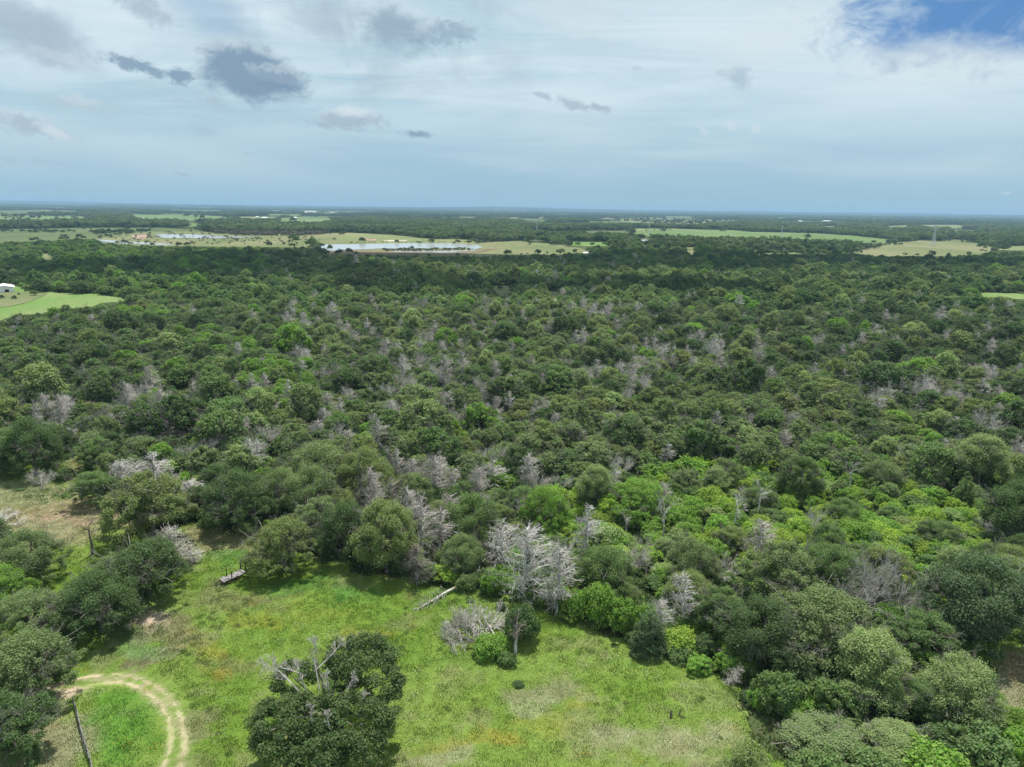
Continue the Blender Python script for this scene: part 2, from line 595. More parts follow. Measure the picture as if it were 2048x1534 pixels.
def poly_world(pts, n=60):
    P = np.array([at(*p)[:2] for p in pts])
    out = []
    m = len(P)
    for i in range(m - 1):
        p0, p1, p2, p3 = P[max(i - 1, 0)], P[i], P[i + 1], P[min(i + 2, m - 1)]
        for t in np.linspace(0, 1, 9)[:-1]:
            out.append(0.5 * ((2 * p1) + (-p0 + p2) * t + (2 * p0 - 5 * p1 + 4 * p2 - p3) * t * t + (-p0 + 3 * p1 - 3 * p2 + p3) * t ** 3))
    out.append(P[-1])
    return np.array(out)


RW = [poly_world(RUT_A), poly_world(RUT_B)]


def rut_dist(x, y):
    d = np.full(np.shape(x), 1e9)
    for P in RW:
        for a, b in zip(P[:-1], P[1:]):
            ab = b - a
            t = np.clip(((x - a[0]) * ab[0] + (y - a[1]) * ab[1]) / (ab @ ab + 1e-9), 0, 1)
            d = np.minimum(d, np.hypot(x - a[0] - t * ab[0], y - a[1] - t * ab[1]))
    return d


def meadow_z(x, y):
    return 0.28 * fbm(x, y, 9.0, 41, 3) + 0.05


def meadow_color(x, y):
    x = np.asarray(x, float)
    y = np.asarray(y, float)
    px, py, w = proj(np.stack([x, y, np.zeros_like(x)], -1))
    sc = 1420.0 / w
    px = px + sc * (fbm(x, y, 5.0, 3) - .5) * 5 + sc * (fbm(x, y, 1.3, 5, 3) - .5) * 2.2
    py = py + (sc * (fbm(x, y, 5.0, 4) - .5) * 5 + sc * (fbm(x, y, 1.3, 6, 3) - .5) * 2.2) * .6
    n1, n2, n3 = fbm(x, y, 7.0, 1), fbm(x, y, 2.2, 2), fbm(x, y, 0.7, 9, 3)
    c = np.zeros(x.shape + (3,))
    g1, g2 = np.array((0.124, 0.208, 0.033)), np.array((0.160, 0.242, 0.050))
    t = np.clip((n1 - .35) / .3, 0, 1)[..., None]
    c[:] = g1 * (1 - t) + g2 * t
    for (bx, by, rx, ry, colr, st) in BLOBS:
        d = 1 - np.sqrt(((px - bx) / (rx * 1.25)) ** 2 + ((py - by) / (ry * 1.25)) ** 2)
        d = d + (n2 - .5) * 0.9 + (n3 - .5) * .35
        a = np.clip(d / .55, 0, 1)
        a = (a * a * (3 - 2 * a) * st * (.72 if 380 < bx < 1500 and by > 1100 else 1))[..., None]
        c = c * (1 - a) + np.array(colr) * a
    # scattered dry spots everywhere
    a = (np.clip((fbm(x, y, 3.1, 33) - .60) / .12, 0, 1) * .45)[..., None]
    c = c * (1 - a) + np.array((0.185, 0.185, 0.095)) * a
    d = rut_dist(x, y) if x.size else np.zeros_like(x)
    pale = np.clip((px - 200) / 130, 0, 1)[..., None]
    rc = np.array((0.44, 0.345, 0.25)) * (1 - pale) + np.array((0.31, 0.29, 0.165)) * pale
    wob = (n3 - .5) * 1.5 + (n2 - .5) * 1.1
    a = (np.clip((0.45 + wob * .6 - d) / .4, 0, 1) * .92)[..., None]
    b = (np.clip((1.3 + wob * 2 - d) / 1.3, 0, 1) * .22)[..., None]
    c = c * (1 - b) + np.array((0.19, 0.235, 0.09)) * b
    c = c * (1 - a) + rc * a
    c *= (0.91 + 0.18 * n3)[..., None] * np.array((1.03, .985, 1.02))
    return c, d


# pixel polygons on the ground
FREE = [(-900, 935), (0, 938), (100, 950), (122, 905), (165, 905), (190, 950), (250, 1010), (300, 1080), (400, 1055), (520, 1085),
        (620, 1130), (700, 1150), (800, 1168), (900, 1184), (1000, 1210), (1100, 1240), (1180, 1262), (1260, 1305), (1330, 1325),
        (1450, 1375), (1505, 1420), (1540, 1480), (1560, 1560), (2400, 1560), (2400, 3000), (-2600, 3000), (-2600, 935)]

# ---- the ground sheet
m, nt = new_mat('woodland_floor')
out = N(nt, 'ShaderNodeOutputMaterial')
g = N(nt, 'ShaderNodeNewGeometry')
n1 = N(nt, 'ShaderNodeTexNoise', inp={'Scale': 0.012, 'Detail': 8.0})
n2 = N(nt, 'ShaderNodeTexNoise', inp={'Scale': 0.35, 'Detail': 6.0})
L(nt, g, 'Position', n1, 0)
L(nt, g, 'Position', n2, 0)
c = mix_rgb(nt, smooth(nt, n1.outputs[0], .4, .6), (0.045, 0.065, 0.025), (0.075, 0.095, 0.04))
c = mix_rgb(nt, math_n(nt, 'MULTIPLY', smooth(nt, n2.outputs[0], .45, .7), .6), c, (0.11, 0.10, 0.06))
d_ = N(nt, 'ShaderNodeBsdfDiffuse')
nt.links.new(c, d_.inputs[0])
L(nt, d_, 0, out, 0)
FLOOR = m
GS = 42000.0
xs = [-GS, -3000, -400, 0, 400, 3000, GS]
ys = [-3000, -50, 200, 1000, 4000, 12000, GS]
V = [(x, y, 0) for y in ys for x in xs]
F = [(j * 7 + i, j * 7 + i + 1, (j + 1) * 7 + i + 1, (j + 1) * 7 + i) for j in range(6) for i in range(6)]
tag(link('ground', mesh_np('ground', np.array(V), np.array(F), (FLOOR,))), kind='structure')

# ---- the meadow sheet, coloured by what grows on it
m, nt = new_mat('meadow_turf')
out = N(nt, 'ShaderNodeOutputMaterial')
ca = N(nt, 'ShaderNodeAttribute', attribute_name='turf')
g = N(nt, 'ShaderNodeNewGeometry')
n2 = N(nt, 'ShaderNodeTexNoise', inp={'Scale': 4.0, 'Detail': 6.0, 'Roughness': 0.7})
L(nt, g, 'Position', n2, 0)
hs = N(nt, 'ShaderNodeHueSaturation')
nt.links.new(ca.outputs['Color'], hs.inputs['Color'])
nt.links.new(math_n(nt, 'ADD', math_n(nt, 'MULTIPLY', n2.outputs[0], 0.9), 0.42), hs.inputs['Value'])
d_ = N(nt, 'ShaderNodeBsdfDiffuse')
L(nt, hs, 0, d_, 0)
bmp = N(nt, 'ShaderNodeBump', inp={'Strength': 0.7, 'Distance': 0.15})
L(nt, n2, 0, bmp, 'Height')
L(nt, bmp, 0, d_, 'Normal')
L(nt, d_, 0, out, 0)
TURF = m


def sheet_from_mask(name, x0, x1, y0, y1, st, maskf, mat, zf, kind='structure'):
    gx = np.arange(x0, x1, st)
    gy = np.arange(y0, y1, st)
    X, Y = np.meshgrid(gx, gy)
    M = maskf(X, Y)
    C, _ = meadow_color(X.ravel(), Y.ravel())
    Z = zf(X, Y)
    nx = len(gx)
    idx = np.arange(X.size).reshape(X.shape)
    q = (M[:-1, :-1] & M[1:, :-1] & M[:-1, 1:] & M[1:, 1:])
    F = np.stack([idx[:-1, :-1][q], idx[:-1, 1:][q], idx[1:, 1:][q], idx[1:, :-1][q]], -1)
    used = np.unique(F)
    remap = np.full(X.size, -1)
    remap[used] = np.arange(len(used))
    V = np.stack([X.ravel(), Y.ravel(), Z.ravel()], -1)[used]
    me = mesh_np(name, V, remap[F], (mat,), smooth_=True)
    a = me.color_attributes.new('turf', 'FLOAT_COLOR', 'POINT')
    cc = np.ones((len(used), 4), np.float32)
    cc[:, :3] = C[used]
    a.data.foreach_set('color', cc.ravel())
    return tag(link(name, me), kind=kind)


BR_CLEAR = [(1985, 1300), (2500, 1290), (2600, 1500), (2060, 1470), (1985, 1400)]


def free_mask(X, Y, grow=0.0):
    px, py, w = proj(np.stack([X, Y, np.zeros_like(X)], -1))
    ok = (w > 1.0)
    return ok & (inside(FREE, px, py) | inside(BR_CLEAR, px, py))


def meadow_mask(X, Y):
    j = (fbm(X, Y, 3.0, 77) - .5) * 5
    return free_mask(X + j, Y - 2.0 + j)


sheet_from_mask('meadow', -120, 110, 22, 190, 0.4, meadow_mask, TURF, meadow_z)

# ---- wheel ruts as their own shallow strips of bare earth
m, nt = new_mat('rut_soil')
out = N(nt, 'ShaderNodeOutputMaterial')
ca = N(nt, 'ShaderNodeAttribute', attribute_name='turf')
g = N(nt, 'ShaderNodeNewGeometry')
n2 = N(nt, 'ShaderNodeTexNoise', inp={'Scale': 6.0, 'Detail': 5.0})
L(nt, g, 'Position', n2, 0)
hs = N(nt, 'ShaderNodeHueSaturation')
nt.links.new(ca.outputs['Color'], hs.inputs['Color'])
nt.links.new(math_n(nt, 'ADD', math_n(nt, 'MULTIPLY', n2.outputs[0], 0.6), 0.72), hs.inputs['Value'])
d_ = N(nt, 'ShaderNodeBsdfDiffuse')
L(nt, hs, 0, d_, 0)
L(nt, d_, 0, out, 0)
RUT = m
sheet_from_mask('dirt_track', -62, -22, 40, 82, 0.16,
                lambda X, Y: (rut_dist(X, Y) + (fbm(X, Y, 0.8, 51, 3) - .5) * 1.1 + (fbm(X, Y, 2.4, 52, 2) - .5) * 1.3) < 0.26,
                RUT, lambda X, Y: meadow_z(X, Y) + 0.012)


# ------------------------------------------------------------------ leafy crowns
def leaf_quads(P, Nn, size, rng, aspect=0.75):
    n = len(P)
    r = rng.normal(size=(n, 3))
    t = np.cross(Nn, r)
    t /= np.linalg.norm(t, axis=1, keepdims=True) + 1e-9
    b = np.cross(Nn, t)
    s = (size * rng.uniform(0.6, 1.35, n))[:, None]
    a = t * s * 0.5
    c = b * s * 0.5 * aspect
    V = np.stack([P - a - c * .5, P + a * .2 - c, P + a + c * .4, P - a * .1 + c], 1).reshape(-1, 3)
    F = np.arange(4 * n).reshape(n, 4)
    return V, F


def crown_leaves(lobes, n_leaves, size, rng, clump=0.20, up=0.5, rnd=0.6, under=-0.5, fuzz=0.22, nclump=26):
    """lobes: (cx, cy, cz, rx, ry, rz). Sub-clumps sit on each lobe's skin, leaves on the sub-clumps."""
    LB = np.array(lobes, float)
    area = (LB[:, 3] * LB[:, 4] + LB[:, 3] * LB[:, 5] + LB[:, 4] * LB[:, 5])
    cs, rs = [], []
    for (lb, ar) in zip(LB, area):
        k = max(4, int(nclump * ar / area.mean()))
        d = rng.normal(size=(k * 3, 3))
        d /= np.linalg.norm(d, axis=1, keepdims=True)
        d = d[d[:, 2] > under][:k]
        q = lb[:3] + d * lb[3:6] * rng.uniform(0.72, 1.0, (len(d), 1))
        cs.append(q)
        rs.append(np.full(len(q), (lb[3] * lb[4] * lb[5]) ** (1 / 3) * clump) * rng.uniform(.8, 1.6, len(q)))
    C = np.concatenate(cs)
    Rr = np.concatenate(rs)
    # drop clumps swallowed by another lobe
    keep = np.ones(len(C), bool)
    for lb in LB:
        e = (((C - lb[:3]) / lb[3:6]) ** 2).sum(1)
        keep &= ~(e < 0.42)
    C, Rr = C[keep], Rr[keep]
    w = Rr ** 2 * rng.uniform(.15, 1.7, len(Rr))
    pick = rng.choice(len(C), n_leaves, p=w / w.sum())
    d = rng.normal(size=(n_leaves, 3))
    d[:, 2] += 0.35
    d /= np.linalg.norm(d, axis=1, keepdims=True)
    rad = Rr[pick] * (1 + fuzz * rng.normal(size=n_leaves)) * rng.uniform(0.72, 1.08, n_leaves)
    P = C[pick] + d * rad[:, None] * np.array((1, 1, .8))
    Nn = d * 0.8 + rng.normal(size=d.shape) * rnd
    Nn[:, 2] += up
    Nn /= np.linalg.norm(Nn, axis=1, keepdims=True)
    return leaf_quads(P, Nn, size, rng)


def oak_lobes(rng, R, Ht, shape):
    lobes = []
    if shape == 'domed':
        lobes.append((0, 0, Ht * .56, R * .68, R * .68, Ht * .42))
        k, zl, zh, rr = 9, .22, .58, .66
    elif shape == 'flat-topped':
        lobes.append((0, 0, Ht * .70, R * .72, R * .72, Ht * .24))
        k, zl, zh, rr = 10, .36, .70, .68
    elif shape == 'lobed':
        lobes.append((R * .1, 0, Ht * .70, R * .52, R * .5, Ht * .28))
        k, zl, zh, rr = 8, .24, .70, .62
    elif shape == 'spreading':
        lobes.append((0, 0, Ht * .62, R * .6, R * .6, Ht * .3))
        k, zl, zh, rr = 11, .24, .56, .72
    else:  # upright
        lobes.append((0, 0, Ht * .72, R * .55, R * .55, Ht * .27))
        lobes.append((0, 0, Ht * .45, R * .7, R * .7, Ht * .28))
        k, zl, zh, rr = 7, .24, .7, .5
    a0 = rng.uniform(0, 6.3)
    for i in range(k):
        a = a0 + 2 * math.pi * i / k + rng.uniform(-.35, .35)
        r = R * rr * rng.uniform(.75, 1.08)
        s = R * rng.uniform(.26, .46)
        lobes.append((r * math.cos(a), r * math.sin(a), Ht * rng.uniform(zl, zh), s, s, s * rng.uniform(.6, .85)))
    return lobes


class Seg:
    """tapered branch segments gathered as arrays"""
    def __init__(s):
        s.a, s.b, s.ra, s.rb = [], [], [], []

    def add(s, a, b, ra, rb):
        s.a.append(a); s.b.append(b); s.ra.append(ra); s.rb.append(rb)

    def arrays(s, k=3):
        A, B = np.array(s.a, float), np.array(s.b, float)
        ra, rb = np.array(s.ra)[:, None], np.array(s.rb)[:, None]
        D = B - A
        D /= np.linalg.norm(D, axis=1, keepdims=True) + 1e-9
        ref = np.where(np.abs(D[:, 2:3]) > .9, np.array([[1., 0, 0]]), np.array([[0., 0, 1]]))
        U = np.cross(D, ref)
        U /= np.linalg.norm(U, axis=1, keepdims=True) + 1e-9
        Wv = np.cross(D, U)
        V = []
        for P, r in ((A, ra), (B, rb)):
            for i in range(k):
                t = 2 * math.pi * i / k
                V.append(P + (U * math.cos(t) + Wv * math.sin(t)) * r)
        V = np.stack(V, 1)
        n = len(A)
        base = (np.arange(n) * 2 * k)[:, None]
        F = [base + np.array([[i, (i + 1) % k, k + (i + 1) % k, k + i]]) for i in range(k)]
        return V.reshape(-1, 3), np.concatenate(F, 0)

    def mesh(s, name, mat, k=3):
        V, F = s.arrays(k)
        return mesh_np(name, V, F, (mat,), smooth_=(k > 4))


def grow(sg, rng, p, d, ln, r, depth, spread=0.6, up=0.1, kids=(2, 4), bend=0.15, rt=0.006, shrink=(.55, .8)):
    nseg = 3 if depth > 0 else 2
    q = np.array(p, float)
    d = np.array(d, float)
    pts = []
    for i in range(nseg):
        d = d + rng.normal(size=3) * bend
        d[2] += up * .3
        d /= np.linalg.norm(d)
        nq = q + d * ln / nseg
        r2 = max(r * (1 - .45 * (i + 1) / nseg), rt)
        sg.add(q, nq, r * (1 - .45 * i / nseg), r2)
        q = nq
        pts.append((q.copy(), d.copy(), r2))
    if depth <= 0:
        return
    for (q, d, r2) in pts:
        last = q is pts[-1][0]
        for _ in range(rng.integers(kids[0], kids[1] + 1) if last else rng.integers(1, kids[1])):
            dd = d + rng.normal(size=3) * spread
            dd[2] += up
            dd /= np.linalg.norm(dd)
            grow(sg, rng, q, dd, ln * rng.uniform(*shrink), max(r2 * .68, rt), depth - 1, spread, up, kids, bend, rt, shrink)


def dead_cedar(seed, Ht=8.0, R=2.1, dens=1.0, rt=0.0115):
    rng = np.random.default_rng(seed)
    tk = Seg()
    br = Seg()
    p = np.array([0, 0, -0.2])
    lean = rng.normal(size=2) * .03
    n = 8
    pts = [p]
    for i in range(n):
        p = p + np.array([lean[0] + rng.normal() * .02, lean[1] + rng.normal() * .02, 1]) * (Ht + .2) / n
        tk.add(pts[-1], p, 0.17 * (1 - i / n) + .02, 0.17 * (1 - (i + 1) / n) + .02)
        pts.append(p)
    pts = np.array(pts)
    nl = int(64 * dens)
    for i in range(nl):
        t = rng.uniform(.10, .98)
        f = t * n
        k = min(int(f), n - 1)
        o = pts[k] + (pts[k + 1] - pts[k]) * (f - k)
        prof = math.sin(math.pi * min(1, (1.03 - t) * .72 + .06)) * (0.35 + .65 * min(1, t * 3 + .3))
        ln = R * max(.22, prof) * rng.uniform(.65, 1.15)
        a = rng.uniform(0, 2 * math.pi)
        d = np.array([math.cos(a), math.sin(a), rng.uniform(-.05, .55) + t * .4])
        d /= np.linalg.norm(d)
        q = o.copy()
        for sgi in range(4):
            d = d + rng.normal(size=3) * .12 + np.array([0, 0, -.06])
            d /= np.linalg.norm(d)
            nq = q + d * ln / 4
            r0 = .045 * (1 - sgi / 4) + rt
            br.add(q, nq, r0, max(rt, r0 - .010))
            for _ in range(3):
                s = q + (nq - q) * rng.uniform()
                dd = d * .7 + rng.normal(size=3) * .6
                dd /= np.linalg.norm(dd)
                l2 = ln * rng.uniform(.18, .38)
                e = s + dd * l2
                br.add(s, e, rt * 1.15, rt * .6)
                for _ in range(3):
                    s2 = s + (e - s) * rng.uniform(.3, 1)
                    d3 = dd * .6 + rng.normal(size=3) * .7
                    d3 /= np.linalg.norm(d3)
                    br.add(s2, s2 + d3 * l2 * rng.uniform(.35, .65), rt, rt * .5)
            q = nq
    return tk, br


def dead_oak(seed, Ht=7.5, R=3.2, depth=3, limbs=6, rt=0.014):
    rng = np.random.default_rng(seed)
    tk = Seg()
    br = Seg()
    th = Ht * rng.uniform(.28, .42)
    p0 = np.array([0, 0, -.2])
    mid = np.array([rng.normal() * .1, rng.normal() * .1, th * .5])
    top = np.array([rng.normal() * .25, rng.normal() * .25, th])
    tk.add(p0, mid, .26, .2)
    tk.add(mid, top, .2, .16)
    for i in range(limbs):
        a = 2 * math.pi * i / limbs + rng.uniform(-.4, .4)
        e = rng.uniform(.45, 1.5)
        d = np.array([math.cos(a), math.sin(a), e])
        d /= np.linalg.norm(d)
        ln = Ht * rng.uniform(.34, .5)
        grow(br, rng, top + (mid - top) * rng.uniform(0, .5), d, ln, .085, depth, .5, .12, (2, 3), .13, rt)
    return tk, br


def dead_snag(seed, Ht=6.5, n=7, rk=.24):
    rng = np.random.default_rng(seed)
    tk = Seg()
    br = Seg()
    p = np.array([0, 0, -.2])
    for i in range(6):
        q = p + np.array([rng.normal() * .12, rng.normal() * .12, Ht / 6])
        tk.add(p, q, rk * (1 - i / 7.5), rk * (1 - (i + 1) / 7.5))
        if i > 1:
            for _ in range(2 if i > 2 else 1):
                a = rng.uniform(0, 6.28)
                d = np.array([math.cos(a), math.sin(a), .7])
                d /= np.linalg.norm(d)
                grow(br, rng, q, d, Ht * rng.uniform(.14, .28), .07, 2, .5, .12, (1, 3), .18, .016)
        p = q
    return tk, br


# ------------------------------------------------------------------ proto library
class Proto:
    pass


def make_trunk(rng, Ht, R, limbs=6, r=0.26, lobes=None):
    sg = Seg()
    th = Ht * .34
    top = np.array([rng.normal() * .2, rng.normal() * .2, th])
    sg.add(np.array([0, 0, -.3]), top * np.array([.4, .4, .5]), r * 1.15, r * .9)
    sg.add(top * np.array([.4, .4, .5]), top, r * .9, r * .75)
    for i in range(limbs):
        a = 2 * math.pi * i / limbs + rng.uniform(-.3, .3)
        d = np.array([math.cos(a), math.sin(a), rng.uniform(.5, 1.1)])
        d /= np.linalg.norm(d)
        grow(sg, rng, top, d, R * .75, r * .5, 1, .45, .1, (2, 2), .12, .03)
    for lb in (lobes or []):
        c_ = np.array(lb[:3])
        sg.add(top, c_, r * .3, .05)
        for _ in range(3):
            d = rng.normal(size=3)
            d[2] = abs(d[2]) * .8 + .1
            d /= np.linalg.norm(d)
            grow(sg, rng, c_ + d * np.array(lb[3:6]) * .55, d, np.mean(lb[3:6]) * .6, .026, 2, .55, .1, (1, 3), .15, .012)
    return sg


PROTOS = {}


def leafy(kind, shape, R, Ht, n, size, seed, trunk=True, **kw):
    rng = np.random.default_rng(seed)
    p = Proto()
    p.kind, p.shape, p.R, p.H = kind, shape, R, Ht
    if kind == 'cedar':
        lobes = []
        for t in np.linspace(.10, .95, 9):
            rr = R * (1.02 - t) ** .75
            k = 5 if t < .7 else 2
            for i in range(k):
                a = rng.uniform(0, 6.3)
                o = rr * .52
                lobes.append((o * math.cos(a), o * math.sin(a), Ht * t, rr * .5 + .2, rr * .5 + .2, Ht * .085 + .2))
    elif kind == 'shrub':
        lobes = [(0, 0, Ht * .42, R * .62, R * .62, Ht * .45)]
        for i in range(6):
            a = rng.uniform(0, 6.3)
            s = R * rng.uniform(.28, .45)
            lobes.append((R * .6 * math.cos(a), R * .6 * math.sin(a), Ht * rng.uniform(.25, .6), s, s, s * .8))
    elif kind == 'vine':
        lobes = [(0, 0, Ht * .68, R * .6, R * .6, Ht * .30)]
        for i in range(9):
            a = rng.uniform(0, 6.3)
            s = R * rng.uniform(.3, .45)
            r = R * rng.uniform(.4, .7)
            z = Ht * rng.uniform(.22, .7)
            lobes.append((r * math.cos(a), r * math.sin(a), z, s, s, s * 1.15))
    else:
        lobes = oak_lobes(rng, R, Ht, shape)
    V, F = crown_leaves(lobes, n, size, rng, **kw)
    p.crown = mesh_np('crown', V, F, (LEAF,))
    if kind != 'cedar': p.R = float(np.percentile(np.hypot(V[:, 0], V[:, 1]), 97))
    p.trunk = None
    if trunk:
        if kind == 'cedar':
            sg = Seg()
            sg.add(np.array([0, 0, -.3]), np.array([0, 0, Ht * .85]), .18, .04)
            p.trunk = sg.mesh('trunk', BARK, 6)
        elif kind == 'shrub':
            sg = Seg()
            for i in range(4):
                a = rng.uniform(0, 6.3)
                sg.add(np.array([0, 0, -.2]), np.array([math.cos(a) * R * .4, math.sin(a) * R * .4, Ht * .5]), .05, .02)
            p.trunk = sg.mesh('stem', BARK, 4)
        else:
            p.trunk = make_trunk(rng, Ht, R, lobes=lobes).mesh('trunk', BARK, 4)
    return p


SHAPES = ['domed', 'flat-topped', 'lobed', 'spreading', 'upright']
# close: for trees within ~150 m
NEAR = {}
for i, sh in enumerate(SHAPES):
    NEAR[('oak', sh)] = leafy('oak', sh, 5.0, 7.5 if sh != 'upright' else 9.0, 52000, .150, 100 + i)
NEAR[('cedar', 'conical')] = leafy('cedar', 'conical', 2.4, 7.5, 22000, .13, 120, rnd=.9)
NEAR[('shrub', 'rounded')] = leafy('shrub', 'rounded', 2.2, 2.8, 8000, .16, 130)
NEAR[('shrub', 'uneven')] = leafy('shrub', 'uneven', 2.2, 2.6, 7500, .17, 131, clump=.34)
NEAR[('vine', 'draped')] = leafy('vine', 'draped', 4.2, 8.5, 42000, .155, 140, clump=.26, up=.7, rnd=.5)
NEAR[('vine', 'billowing')] = leafy('vine', 'billowing', 4.4, 7.5, 42000, .16, 141, clump=.28, up=.7, rnd=.5)
MID = {}
for i, sh in enumerate(SHAPES):
    MID[('oak', sh)] = leafy('oak', sh, 5.0, 7.5 if sh != 'upright' else 9.0, 10000, .35, 200 + i)
MID[('cedar', 'conical')] = leafy('cedar', 'conical', 2.4, 7.5, 5000, .28, 220, rnd=.9)
MID[('shrub', 'rounded')] = leafy('shrub', 'rounded', 2.2, 2.8, 2600, .27, 230)
MID[('shrub', 'uneven')] = leafy('shrub', 'uneven', 2.2, 2.6, 2400, .30, 231, clump=.34)
MID[('vine', 'draped')] = leafy('vine', 'draped', 4.2, 8.5, 8000, .36, 240, clump=.26, up=.7, rnd=.5)
FAR = {}
for i, sh in enumerate(SHAPES[:4]):
    FAR[('oak', sh)] = leafy('oak', sh, 5.0, 7.5, 3200, .62, 300 + i, trunk=False)

DEADP = {}


def dead_proto(key, tk, br, R, Ht, mat=DEAD, kb=3):
    p = Proto()
    Va, _ = br.arrays(3)
    p.kind, p.shape, p.R = 'dead', key, float(np.percentile(np.hypot(Va[:, 0], Va[:, 1]), 94))
    p.H = float(Va[:, 2].max())
    p.trunk = tk.mesh('trunk', mat, 6)
    p.crown = br.mesh('branches', mat, kb)
    DEADP[key] = p


for i in range(4):
    tk, br = dead_cedar(400 + i, 7.2 + .7 * (i % 3), 1.9 + .3 * i, (1.1, 1.35, .85, 1.25)[i])
    dead_proto('cedar%d' % i, tk, br, 2.1, 8.0)
for i in range(3):
    tk, br = dead_oak(420 + i)
    dead_proto('oak%d' % i, tk, br, 3.2, 7.5)
for i in range(2):
    tk, br = dead_snag(440 + i)
    dead_proto('snag%d' % i, tk, br, 1.5, 6.5)
tk, br = dead_snag(450, 6.5, rk=.42)
dead_proto('snag_brown', tk, br, 1.5, 6.5, DEADBR)

# tints (albedo) and the words that name them
TONES = {
    'grey-green': (0.150, 0.200, 0.078),
    'olive': (0.162, 0.205, 0.068),
    'deep green': (0.078, 0.126, 0.042),
    'mid green': (0.115, 0.178, 0.056),
    'bright green': (0.145, 0.250, 0.038),
    'yellow-green': (0.205, 0.300, 0.040),
    'pale green': (0.200, 0.262, 0.098),
    'dark blue-green': (0.085, 0.132, 0.058),
}
KNAME = {'oak': 'oak_tree', 'cedar': 'cedar_tree', 'shrub': 'shrub', 'vine': 'vine_covered_tree', 'dead': 'dead_tree'}
CATS = {'oak': 'tree', 'cedar': 'tree', 'shrub': 'shrub', 'vine': 'tree', 'dead': 'dead tree'}
placed = []        # (x, y, r) of everything standing, to keep the wood out of the way


def jitter_tone(t, k=.12):
    v = 1 + random.uniform(-k, k)
    return tuple(float(c * (v + random.uniform(-.02, .02))) for c in t)


def plant(p, x, y, s, zs=1.0, rz=None, tone='grey-green', label='', group=None, tilt=(0, 0), z=None, name=None, cat=None):
    r = bpy.data.objects.new(name or KNAME[p.kind], None)
    r.empty_display_size = .5
    COL.objects.link(r)
    if z is None:
        z = float(meadow_z(np.array([x]), np.array([y]))[0]) - .08
    r.location = (x, y, z)
    r.rotation_euler = (tilt[0], tilt[1], random.uniform(0, 6.28) if rz is None else rz)
    r.scale = (s, s, s * zs)
    tag(r, label, cat or CATS[p.kind], group)
    if p.trunk is not None:
        link('stem' if p.kind == 'shrub' else 'trunk', p.trunk, r)
    c = link('branches' if p.kind == 'dead' else ('foliage' if p.kind == 'shrub' else 'crown'), p.crown, r)
    if p.kind != 'dead':
        c['tint'] = jitter_tone([q_ * 1.24 for q_ in TONES[tone]], .06)
    placed.append((x, y, p.R * s * (1.5 if p.kind == 'dead' and s > .8 else 1)))
    return r


def height_for(q, hpx):
    y0 = proj(np.array([q.x, q.y, 0.0]))[1]
    lo, hi = 0.1, 40.0
    for _ in range(30):
        m_ = (lo + hi) / 2
        if y0 - proj(np.array([q.x, q.y, m_]))[1] < hpx:
            lo = m_
        else:
            hi = m_
    return lo


def hero(kind, shape, px, py, wpx, tone, label, zs=1.0, rz=None, group=None, tilt=(0, 0), hpx=None, **kw):
    if kind != 'dead':
        py -= .16 * wpx
    q = at(px, py)
    D = depth_of(q)
    p = (DEADP[shape] if kind == 'dead' else NEAR[(kind, shape)])
    s = (wpx / 2) * D / FPX / p.R
    if hpx:
        zs = height_for(q, hpx) / (p.H * s)
    return plant(p, q.x, q.y, s, zs, rz, tone, label, group, tilt, **kw)


# ------------------------------------------------------------------ standing things one can point to
# the oaks along the left of the meadow
hero('oak', 'spreading', 62, 1440, 215, 'grey-green', 'big grey-green oak whose crown hangs over the start of the dirt track', .95, 1.0)
hero('oak', 'lobed', 20, 1560, 200, 'deep green', 'dark oak in the bottom left corner behind the wooden fence', .9)
hero('oak', 'domed', 62, 1188, 138, 'grey-green', 'round grey-green oak at the left edge below the tan meadow', .95)
hero('oak', 'domed', -5, 1240, 130, 'bright green', 'saturated green oak cut by the left edge among greyer oaks', .85)
hero('oak', 'flat-topped', 62, 1300, 135, 'grey-green', 'flat-topped oak with dead twigs above the track oak, by the left edge')
hero('oak', 'lobed', 150, 1290, 120, 'grey-green', 'small lobed oak in the tree row between two darker oaks', .95)
hero('oak', 'domed', 205, 1290, 165, 'deep green', 'dark oak of the tree row standing nearest the bare soil patch', .95)
hero('oak', 'spreading', 300, 1228, 190, 'deep green', 'broad dark oak at the end of the tree row below the dead tree', .9)
hero('oak', 'lobed', 240, 1215, 120, 'grey-green', 'grey-green oak in the tree row just below the forked snag', .95)
hero('oak', 'domed', 112, 1365, 90, 'deep green', 'dark low oak squeezed between the track oak and the tree row', .8)
hero('oak', 'domed', -30, 1130, 110, 'deep green', 'dark oak at the left edge beside the grey fallen brush', .9)
hero('oak', 'lobed', 308, 1115, 178, 'olive', 'large olive oak between the tan meadow and the green meadow', 1.0, 2.0)
hero('oak', 'spreading', 193, 1030, 118, 'mid green', 'fresh green oak standing alone at the right of the tan meadow', .85)
hero('oak', 'domed', 72, 972, 125, 'deep green', 'dark round oak behind the small dead tree in the tan meadow', 1.15)
hero('oak', 'domed', 5, 965, 80, 'deep green', 'dark oak at the left edge at the far side of the tan meadow', 1.0)
hero('oak', 'lobed', 195, 955, 90, 'mid green', 'small green oak beside the gap at the head of the tan meadow', .9)
hero('oak', 'spreading', 570, 1168, 150, 'olive', 'olive oak with tiered crown just past the flatbed trailer', 1.05, .6)
hero('oak', 'domed', 475, 1082, 135, 'deep green', 'dark oak at the wood edge above the flatbed trailer', 1.1)
hero('oak', 'domed', 690, 1140, 125, 'deep green', 'dark oak at the wood edge between two shaggier oaks', 1.15)
hero('oak', 'upright', 775, 1166, 130, 'olive', 'tall olive-brown oak at the wood edge beside the brown dead shrub', 1.0)
hero('oak', 'lobed', 640, 1100, 110, 'grey-green', 'greyish oak in the wood edge behind the tiered oak', 1.0)
